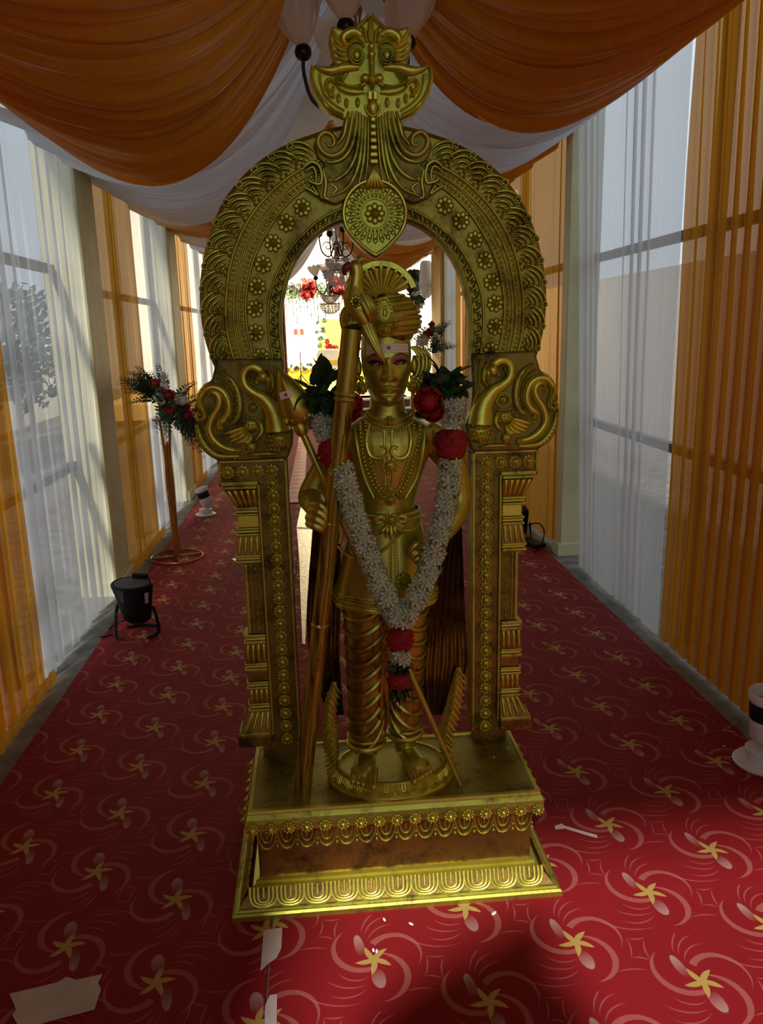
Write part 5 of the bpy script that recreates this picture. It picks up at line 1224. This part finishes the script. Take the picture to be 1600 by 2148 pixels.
# black par lamp
PB = Vector((-.955, 3.90, .0065)); PA = thing('stage_lamp', 'black oval stage lamp on a yoke standing by the white curtain', 'stage lamp', PB)
Rp = Matrix.Translation(PB) @ Matrix.Rotation(-.35, 4, 'Z') @ Matrix.Rotation(.12, 4, 'X')
mb = MB(); rows = []
for r_, z in ((.050, .070), (.066, .085), (.076, .14), (.090, .22), (.100, .268), (.100, .280), (.093, .286), (.088, .280)):
    rows.append([tuple(Rp @ Vector((r_*1.12*math.cos(2*PI*k/36), r_*.78*math.sin(2*PI*k/36), z))) for k in range(36)])
mb.rings(rows); obj('housing', mb, M['lamp_black'], PA, angle=40)
mb = MB(); mb.rings([[tuple(Rp @ Vector((r_*1.12*math.cos(2*PI*k/36), r_*.78*math.sin(2*PI*k/36), z))) for k in range(36)] for r_, z in ((.086, .280), (.084, .284), (.01, .285))]); obj('back_plate', mb, M['lamp_grey'], PA)
mb = MB(); mb.box(Rp @ Vector((.015, .060, .296)), (.085, .020, .024), (Rp.to_3x3())); obj('handle', mb, M['lamp_black'], PA, smooth=False, bevel=.004)
for s in (-1, 1):
    mb = MB(); mb.tube(smooth_path([Rp @ Vector((s*.098, 0, .16)), Rp @ Vector((s*.118, -.01, .10)), PB + Vector((s*.10, -.06 + .02*s, .012)), PB + Vector((s*.06, -.10, .008))], 5), .009, 7, squash=.5); obj('yoke_leg', mb, M['lamp_black'], PA)
mb = MB(); mb.tube(smooth_path([PB + Vector((-.08, .06, .01)), PB + Vector((0, .09, .008)), PB + Vector((.08, .06, .01))], 5), .008, 7); obj('yoke_foot', mb, M['lamp_black'], PA)
for nm, m, q in (('tape_patch', 'lamp_grey', [(-.05, -.070, .270), (-.005, -.0755, .270), (-.014, -.066, .205), (-.036, -.064, .205)]), ('label_sticker', 'tape_grey', [(.092, -.040, .250), (.104, -.024, .250), (.094, -.022, .190), (.084, -.036, .190)])):
    mb = MB(); v = [Rp @ Vector(p) for p in q]; o_ = Vector((0, -.004, 0)); mb.add(v + [p + o_ for p in v], [(0, 1, 2, 3), (4, 5, 6, 7), (0, 1, 5, 4), (1, 2, 6, 5), (2, 3, 7, 6), (3, 0, 4, 7)]); obj(nm, mb, M[m], PA, smooth=False)
mb = MB(); mb.tube(smooth_path([PB + Vector((-.04, .06, .05)), PB + Vector((-.12, .10, .03)), PB + Vector((-.17, .06, .006)), PB + Vector((-.14, -.02, .005)), PB + Vector((-.19, -.05, .005))], 6), .0045, 6); obj('cable', mb, M['lamp_black'], PA)
# low black flood light
FB = Vector((1.44, 5.34, .0065)); FA = thing('flood_light', 'low black flood light with a cable beside the far orange curtain', 'flood light', FB)
mb = MB(); mb.box(FB + Vector((-.02, .04, .14)), (.12, .09, .19), Matrix.Rotation(.25, 3, 'X')); obj('housing', mb, M['lamp_black'], FA, smooth=False, bevel=.01)
mb = MB(); mb.tube([FB + Vector((-.09, .03, .12)), FB + Vector((-.09, 0, .01)), FB + Vector((.06, -.02, .01)), FB + Vector((.06, .03, .12))], .008, 6); obj('yoke', mb, M['lamp_black'], FA)
mb = MB(); mb.box(FB + Vector((.03, -.16, .02)), (.09, .20, .028), Matrix.Rotation(.35, 3, 'Z')); obj('ballast_box', mb, M['lamp_black'], FA, smooth=False, bevel=.004)
mb = MB(); mb.tube(smooth_path([FB + Vector((.03, .02, .10)), FB + Vector((.09, -.08, .14)), FB + Vector((.10, -.20, .11)), FB + Vector((.06, -.26, .02)), FB + Vector((-.02, -.34, .006))], 6), .005, 6); obj('cable', mb, M['lamp_black'], FA)

# ------------------------------------------------------------------ tapes, petals, litter
def flat(name, label, cat, P, m, z=.0072, th=.0012, group=None, par=None):
    v = [pz(a, b, z) for a, b in P]; n = len(v); mb = MB(); mb.add([(p.x, p.y, z) for p in v] + [(p.x, p.y, z + th) for p in v], [tuple(range(n))[::-1], tuple(range(n, 2*n))] + [(i, (i+1) % n, (i+1) % n + n, i + n) for i in range(n)])
    return tag(obj(name, mb, m, smooth=False), label, cat, group)
flat('tape', 'wide ragged patch of pale tape on the narrower carpet strip', 'tape', [(20, 2085), (60, 2076), (118, 2062), (140, 2050), (160, 2056), (215, 2044), (206, 2062), (212, 2075), (198, 2118), (120, 2138), (60, 2155), (36, 2148), (26, 2130), (34, 2118)], M['tape_grey'])
flat('tape', 'strip of pale tape on the carpet seam touching the plinth corner', 'tape', [(553, 1952), (592, 1946), (590, 1990), (580, 2010), (562, 2022), (546, 2038)], M['tape_grey'])
flat('tape', 'slim strip of pale tape on the seam away from the plinth', 'tape', [(566, 2088), (581, 2086), (580, 2190), (553, 2190), (556, 2110)], M['tape_grey'])
flat('tape', 'long tapering silver tape along the carpet seam behind the statue', 'tape', [(632, 1058), (645, 1062), (642, 1108), (655, 1110), (650, 1180), (644, 1260), (640, 1352), (634, 1350), (630, 1250), (628, 1180), (622, 1105)], M['tape_silver'])
flat('tape', 'thin white crosswise tape strip over the silver tape', 'tape', [(622, 1105), (656, 1107), (656, 1110), (622, 1109)], M['paint_white'], .0086)
flat('litter', 'crumpled strip of clear plastic near the plinth side', 'litter', [(1163, 1733), (1178, 1728), (1183, 1732), (1215, 1742), (1252, 1752), (1253, 1758), (1230, 1752), (1185, 1738), (1165, 1740)], M['tape_grey'])
flat('litter', 'shiny bit of foil on the narrower strip near the pillar', 'litter', [(486, 1173), (500, 1167), (508, 1168), (510, 1178), (495, 1179)], M['tape_silver'])
PTm = MB(); PTm.sphere((0, 0, .0022), .010, 8, 5, (.45, 1, .2)); PTm = PTm.mesh('petal'); PTm.materials.append(M['paint_white'])
for (a, b, s, rz, lab) in ((806, 1930, .75, .3, None), (862, 1939, .8, .8, None), (1036, 1917, 1.0, -.9, None), (783, 1994, .7, .1, None), (790, 1996, .7, -.2, None), (1518, 1566, .6, .5, 'white petal near the upright spotlight base')):
    p = pz(a, b, .0066); o = bpy.data.objects.new('petal', PTm); COL.objects.link(o); o.matrix_basis = Matrix.Translation((p.x, p.y, .0066)) @ Matrix.Rotation(rz, 4, 'Z') @ Matrix.Scale(s, 4)
    tag(o, lab or 'small white petal on the carpet in front of the plinth', 'petal', None if lab else 'petals before the plinth')
for a, b, s, rz in ((1036, 1589, .55, .4), (1066, 1570, .6, -.6)):
    p = pz(a, b, ZT); o = bpy.data.objects.new('petal', PTm); COL.objects.link(o); o.matrix_basis = Matrix.Translation((p.x, p.y, ZT)) @ Matrix.Rotation(rz, 4, 'Z') @ Matrix.Scale(s, 4); tag(o, 'small white petal lying on top of the plinth', 'petal', 'petals on the plinth')
# wrinkled end of a runner
mb = MB(); rows = []
for i in range(121):
    y = lerp(6.9, 12.3, i/120); z = .0075 + .012*(.5 + .5*math.sin(i*1.25))
    rows.append([(-.30 + .004*i/12, y, .0068), (-.27, y, z), (-.17 - .0*i, y + .02, z*.8 + .003), (-.145, y, .0068)])
mb.grid(rows); tag(obj('runner', mb, simple('plain_red_runner', (.42, .02, .025), .5, 0, .1, 5)), 'narrow plain red runner lying wrinkled along the carpet seam', 'runner')
# loose threads by the lamp
for k, P in enumerate(([(1516, 1532), (1522, 1528), (1532, 1524), (1545, 1512)], [(1516, 1531), (1530, 1534), (1542, 1535)], [(1517, 1588), (1530, 1588), (1540, 1586), (1548, 1580)])):
    mb = MB(); mb.tube(smooth_path([pz(a, b, .0085) for a, b in P], 5), .0012, 5); tag(obj('thread', mb, M['tape_grey']), 'loose pale carpet thread near the upright spotlight', 'thread', 'loose carpet threads')

# ------------------------------------------------------------------ chandeliers
M['bronze'] = simple('dark_bronze', (.030, .014, .012), .3, .6, .2, 20); M['chrome'] = simple('chrome', (.5, .48, .45), .15, .95, .1, 20)
def glass(name, col, tr):
    t = NT(name); a = t.princ(col, .18, 0, Specular_IOR_Level=.7); b = t.n('ShaderNodeBsdfTransparent'); b.inputs[0].default_value = (.95, .95, .95, 1); c = t.n('ShaderNodeBsdfTranslucent'); c.inputs[0].default_value = (*col, 1)
    m0 = t.n('ShaderNodeMixShader', i_0=.5); t.set(m0.inputs[1], a); t.set(m0.inputs[2], c); m1 = t.n('ShaderNodeMixShader', i_0=tr); t.set(m1.inputs[1], m0); t.set(m1.inputs[2], b); return t.done(m1)
M['shade_glass'] = glass('frosted_tulip_glass', (.92, .90, .86), .10); M['crystal'] = glass('crystal_beads', (.88, .85, .85), .58)
def tulip(sc):
    mb = MB(); rows = []
    for j in range(9):
        v = j/8; row = []
        for k in range(48):
            a = 2*PI*k/48; r = sc*(.018 + .052*math.sin(v*1.75)**.9 + .006*v*v)*(1 + .055*math.cos(8*a)*(.3 + v)); z = sc*(.125*v + (.010*math.cos(8*a) if j == 8 else 0))
            row.append((r*math.cos(a), r*math.sin(a), z))
        rows.append(row)
    mb.grid(rows, cv=True); return mb
TUm = tulip(1.0).mesh('glass_shade'); TUm.materials.append(M['shade_glass'])
def chandelier(c, ztop, label, R, sc, n, ph, bowl, grp, dz=0.0):
    c = Vector(c); C = thing('chandelier', label, 'chandelier', c, grp)
    mb = MB(); mb.tube([c + Vector((0, 0, .05)), Vector((c.x, c.y, ztop))], .004, 6); obj('chain', mb, M['bronze'], C)
    mb = MB(); mb.lathe([(.004, -.12*sc), (.02*sc, -.10*sc), (.03*sc, -.07*sc), (.012*sc, -.04*sc), (.035*sc, 0), (.04*sc, .03*sc), (.014*sc, .06*sc), (.012*sc, .22*sc), (.02*sc, .25*sc), (.006*sc, .28*sc)], 16, c); obj('column', mb, M['chrome'], C)
    for k in range(n):
        a = 2*PI*k/n + ph; d = Vector((math.cos(a), math.sin(a), 0)); z_ = dz + .02*(k % 2)
        mb = MB(); mb.tube(smooth_path([c + d*.03*sc, c + d*R*.45 + Vector((0, 0, -.075*sc)), c + d*R*.85 + Vector((0, 0, -.04*sc)), c + d*R + Vector((0, 0, .045*sc + z_)), c + d*R + Vector((0, 0, .10*sc + z_))], 6), .0065*sc, 7); ar = obj('arm', mb, M['bronze'], C)
        mb = MB(); mb.tube([c + d*(R*.55 + .045*sc*math.cos(q)*(1 - q/9)) + Vector((0, 0, .01*sc + .045*sc*math.sin(q)*(1 - q/9))) for q in np.linspace(0, 7, 18)], .0045*sc, 6); obj('scroll', mb, M['bronze'], ar)
        mb = MB(); mb.sphere(c + d*R + Vector((0, 0, .115*sc + z_)), .030*sc, 14, 9); obj('cup', mb, M['bronze'], ar)
        inst('glass_shade', TUm, Matrix.Translation(c + d*R + Vector((0, 0, .135*sc + z_))) @ Matrix.Rotation(.18, 4, Vector((-d.y, d.x, 0))) @ Matrix.Scale(sc*1.05, 4), ar)
    if bowl:
        for b_i, (rb, zb) in enumerate(((.10, -.10), (.13, -.20))):
            mb = MB()
            for j in range(7):
                el = -PI/2*j/7; nn = max(6, int(26*math.cos(el)))
                for k in range(nn):
                    a = 2*PI*k/nn + j*.1; mb.sphere(c + Vector((rb*sc*math.cos(el)*math.cos(a), rb*sc*math.cos(el)*math.sin(a), (zb + rb*.95*math.sin(el))*sc)), .0115*sc, 6, 4)
            mb.lathe([(rb*.93*sc*math.cos(e), (zb + rb*.9*math.sin(e))*sc) for e in np.linspace(-1.5, 0, 8)], 20, c, cap=False); obj('crystal_bowl', mb, M['crystal'], C, kind='stuff')
            mb = MB(); mb.tube([c + Vector((rb*1.02*sc*math.cos(2*PI*k/24), rb*1.02*sc*math.sin(2*PI*k/24), zb*sc)) for k in range(25)], .006*sc, 6, cap=False); obj('bowl_ring', mb, M['chrome'], C)
    return C
cc = px(752, 150, 3.0); cc.z = px(642, 105, 3.0).z - .125
chandelier(cc, 3.32, 'chandelier with tulip glass shades hanging behind the beast mask', .19, 1.0, 5, PI + .05, False, 'chandeliers', .0)
chandelier(px(706, 520, 6.9), 3.32, 'chandelier with a crystal bead bowl hanging nearest behind the medallion', .15, .95, 4, PI + .35, True, 'chandeliers')
chandelier(px(691, 603, 10.2), 3.32, 'chandelier with a crystal bead bowl hanging farthest, before the stage', .17, 1.0, 4, PI + .2, True, 'chandeliers')

# ------------------------------------------------------------------ stage at the far end
M['step_brown'] = simple('brown_step_board', (.12, .05, .03), .6, 0, .2, 8); M['stage_floor'] = simple('cream_stage_floor', (.75, .60, .25), .5, 0, .06, 3)
M['backdrop'] = simple('cream_backdrop_cloth', (.86, .80, .62), .7, 0, .04, 3); M['yellow_cloth'] = simple('yellow_skirt_cloth', (.80, .50, .05), .6, 0, .12, 10); M['maroon'] = simple('maroon_curtain', (.16, .025, .015), .7, 0, .2, 8)
def emit(name, col, s):
    t = NT(name); e = t.n('ShaderNodeEmission'); e.inputs[0].default_value = (*col, 1); e.inputs[1].default_value = s; return t.done(e)
M['fairy'] = emit('fairy_light_glow', (1.0, .85, .50), 14.0)
SG = thing('steps', 'brown steps with white nosings leading up to the stage hall', 'steps', (0, 12.7, 0))
for k in range(3):
    mb = MB(); mb.box((.2, 13.2 + k*.15, .065 + k*.13), (2.74, 1.4 - k*.3, .13)); obj('step', mb, M['step_brown'], SG, smooth=False)
    mb = MB(); mb.box((.2, 12.50 + k*.30, .122 + k*.13), (2.74, .03, .025)); obj('nosing', mb, M['paint_white'], SG, smooth=False)
mb = MB(); mb.box((.4, 16.0, .26), (8, 5.2, .26)); struct(obj('floor_stage', mb, M['stage_floor'], smooth=False))
mb = MB(); mb.box((.4, 17.2, 2.2), (8, .1, 4.2)); struct(obj('wall_back', mb, M['backdrop'], smooth=False))
YT = 16.0
ST2 = thing('stage', 'low stage with a gathered yellow skirt edged with flowers', 'stage', (0, 16.4, .39))
a_, b_ = px(596, 772, YT), px(760, 766, YT)
mb = MB(); mb.box(((a_.x + 2.2)/2 - .6, 16.42, (.39 + a_.z)/2), (4.0, .74, a_.z - .39)); obj('platform', mb, M['backdrop'], ST2, smooth=False)
mb = MB(); rows = []
for i in range(161): x = lerp(a_.x - .3, a_.x + 2.6, i/160); rows.append([(x, YT + .02 + .02*math.sin(i*1.1), .392), (x, YT + .03 + .012*math.sin(i*1.1), a_.z)])
mb.grid(rows); obj('skirt', mb, M['yellow_cloth'], ST2)
r6 = random.Random(5)
for k in range(70):
    x = lerp(a_.x - .1, a_.x + 2.2, k/69); carnation(Vector((x, YT - .03 + r6.uniform(-.03, .03), a_.z + r6.uniform(-.05, .06))), r6.uniform(.035, .06), ST2, M[('petal_pale', 'leaf_mid', 'petal_pale', 'leaf_dark')[k % 4]], 'edging_flower')
# backdrop pieces
BD2 = thing('stage_backdrop', 'brightly lit cream stage backdrop with two small dark panels', 'backdrop', (0, 17.0, .6))
p0, p1 = px(597, 640, 17.05), px(690, 770, 17.05)
mb = MB(); rows = []
for i in range(101): x = lerp(p0.x - .2, p1.x + 1.4, i/100); rows.append([(x, 17.02 + .02*math.sin(i*.9), .392), (x, 17.02 + .02*math.sin(i*.9), p0.z + .9)])
mb.grid(rows); obj('cloth', mb, M['backdrop'], BD2)
for a in ((616, 690, 624, 702), (629, 690, 637, 702)):
    q0, q1 = px(a[0], a[1], 16.98), px(a[2], a[3], 16.98); mb = MB(); mb.box(((q0.x+q1.x)/2, 16.98, (q0.z+q1.z)/2), (q1.x-q0.x, .04, q0.z-q1.z)); obj('dark_panel', mb, M['maroon'], BD2, smooth=False)
q0, q1 = px(655, 670, 16.9), px(684, 745, 16.9); PN = thing('foliage_panel', 'yellow stage panel trailed with leaves beside the cream backdrop', 'panel', (q0.x, 16.9, .6))
mb = MB(); mb.box(((q0.x+q1.x)/2 + .25, 16.92, (q0.z+.391)/2), (.5, .05, q0.z-.391)); obj('panel', mb, M['yellow_cloth'], PN, smooth=False)
for k in range(36): carnation(Vector((lerp(q0.x, q1.x, .3 + .7*r6.random()), 16.86, lerp(q1.z, q0.z, r6.random()**.7))), r6.uniform(.03, .055), PN, M[('leaf_mid', 'petal_pale')[k % 2]], 'leaf_cluster')
# floral valance with hanging light strings
YV2 = 14.2; VL = thing('floral_valance', 'floral valance with red and green clusters over the lit stage', 'valance', px(650, 620, YV2))
mb = MB(); va, vb = px(596, 612, YV2), px(742, 606, YV2); mb.tube([va, vb], .03, 8); obj('rail', mb, M['leaf_dark'], VL)
for k in range(90):
    t_ = r6.random(); p = va.lerp(vb, t_) + Vector((0, r6.uniform(-.12, .06), r6.uniform(-.10, .16))); red = abs(t_ - .35) < .08 or abs(t_ - .78) < .09
    if red: carnation(p, r6.uniform(.06, .10), VL, M['petal_red'], 'red_cluster')
    elif k % 3: fern(p, Vector((r6.uniform(-1, 1), -.4, r6.uniform(-1, .2))), r6.uniform(.22, .38), VL, 300 + k, M['leaf_mid'] if k % 2 else M['leaf_dark'])
    else: carnation(p, r6.uniform(.05, .09), VL, M['petal_pale'], 'white_cluster')
for k in range(20):
    x = lerp(va.x - .02, vb.x, (k + .5)/20); L_ = r6.uniform(.22, .52); S_ = tag(bpy.data.objects.new('light_string', None), 'string of warm fairy lights hanging from the floral valance', 'light string', 'fairy light strings'); COL.objects.link(S_); S_.location = (x, YV2 - .02, va.z - .06)
    mb = MB(); mb.tube([(x, YV2 - .005, va.z + (vb.z - va.z)*(x - va.x)/(vb.x - va.x) + .03), (x + .01, YV2 - .02, va.z - .06 - L_)], .008, 5); obj('string', mb, M['lamp_grey'], S_)
    mb = MB()
    for j in range(int(L_/.045)): mb.sphere((x + r6.uniform(-.03, .03), YV2 - .04, va.z - .08 - j*.045), r6.uniform(.008, .016), 6, 4)
    obj('bulb', mb, M['fairy'], S_, kind='stuff')
mb = MB(); rows = []
c0, c1 = px(588, 640, 13.6), px(602, 800, 13.6)
for i in range(25): x = lerp(c0.x - .35, px(600, 700, 13.6).x, i/24); rows.append([(x, 13.6 + .03*math.sin(i*1.3), .395), (x, 13.6 + .03*math.sin(i*1.3), c0.z + .6)])
mb.grid(rows); tag(obj('side_curtain', mb, M['maroon']), 'maroon curtain hanging at the edge of the lit stage', 'curtain')
# chair, microphone tripod, vase
CH = thing('chair', 'white covered chair with a yellow sash before the stage', 'chair', px(690, 810, 14.6)); CH.location.z = .391
q = px(690, 790, 14.6)
mb = MB(); mb.box((q.x, 14.62, .391 + .24), (.44, .42, .48)); obj('seat_cover', mb, M['paint_white'], CH, smooth=False, bevel=.04)
mb = MB(); mb.prism([(q.x - .21, .80), (q.x - .22, 1.12), (q.x - .17, 1.20), (q.x + .17, 1.20), (q.x + .22, 1.12), (q.x + .21, .80)], 14.40, 14.48); obj('back_cover', mb, M['paint_white'], CH, smooth=False, bevel=.02)
mb = MB(); mb.box((q.x, 14.44, .98), (.46, .11, .07)); obj('sash', mb, M['yellow_cloth'], CH, smooth=False, bevel=.01)
q = px(632, 800, 15.2); TPd = thing('tripod', 'thin dark microphone tripod standing before the yellow skirt', 'tripod', (q.x, 15.2, .391))
mb = MB(); mb.tube([(q.x, 15.2, .42), (q.x, 15.2, 1.15)], .010, 6); obj('pole', mb, M['bronze'], TPd)
for k in range(3): a = k*2.1 + .3; mb = MB(); mb.tube([(q.x, 15.2, .72), (q.x + .26*math.cos(a), 15.2 + .26*math.sin(a), .395)], .010, 6); obj('leg', mb, M['bronze'], TPd)
q = px(697, 752, 15.4); VS = thing('flower_vase', 'pink vase of dark red flowers beside the stage', 'vase', (q.x, 15.4, .391))
mb = MB(); mb.lathe([(.08, 0), (.06, .2), (.05, .5), (.08, .62)], 14, (q.x, 15.4, .391)); obj('vase', mb, simple('pink_vase', (.55, .28, .26), .4), VS)
for k in range(8): carnation(Vector((q.x + r6.uniform(-.10, .10), 15.35, 1.04 + r6.uniform(0, .28))), .06, VS, M['petal_red'], 'flower')
# daylight doorway past the yellow wall: hanging cloth and blossoms
q = px(893, 555, 10.9); mb = MB(); mb.tube(smooth_path([q + Vector((0, 0, .05)), q, px(893, 585, 10.9), px(896, 600, 10.9), px(892, 625, 10.9)], 5), [.05, .08, .09, .13, .04], 10); tag(obj('tied_cloth', mb, M['white_satin']), 'knotted white cloth hanging in the doorway past the yellow wall', 'cloth')
DF = thing('hanging_flowers', 'hanging bunch of red and white flowers in the doorway by the turban', 'flowers', px(872, 625, 11.2))
for k in range(16): carnation(px(872 + r6.uniform(-10, 10), 612 + r6.uniform(-38, 30), 11.2), r6.uniform(.05, .09), DF, M[('petal_pale', 'petal_red', 'leaf_mid')[k % 3]], 'blossom')
for k in range(10): fern(px(874 + r6.uniform(-6, 8), 575 + r6.uniform(-20, 60), 11.2), Vector((r6.uniform(-.5, 1), -.3, r6.uniform(-1, .3))), .4, DF, 500 + k)
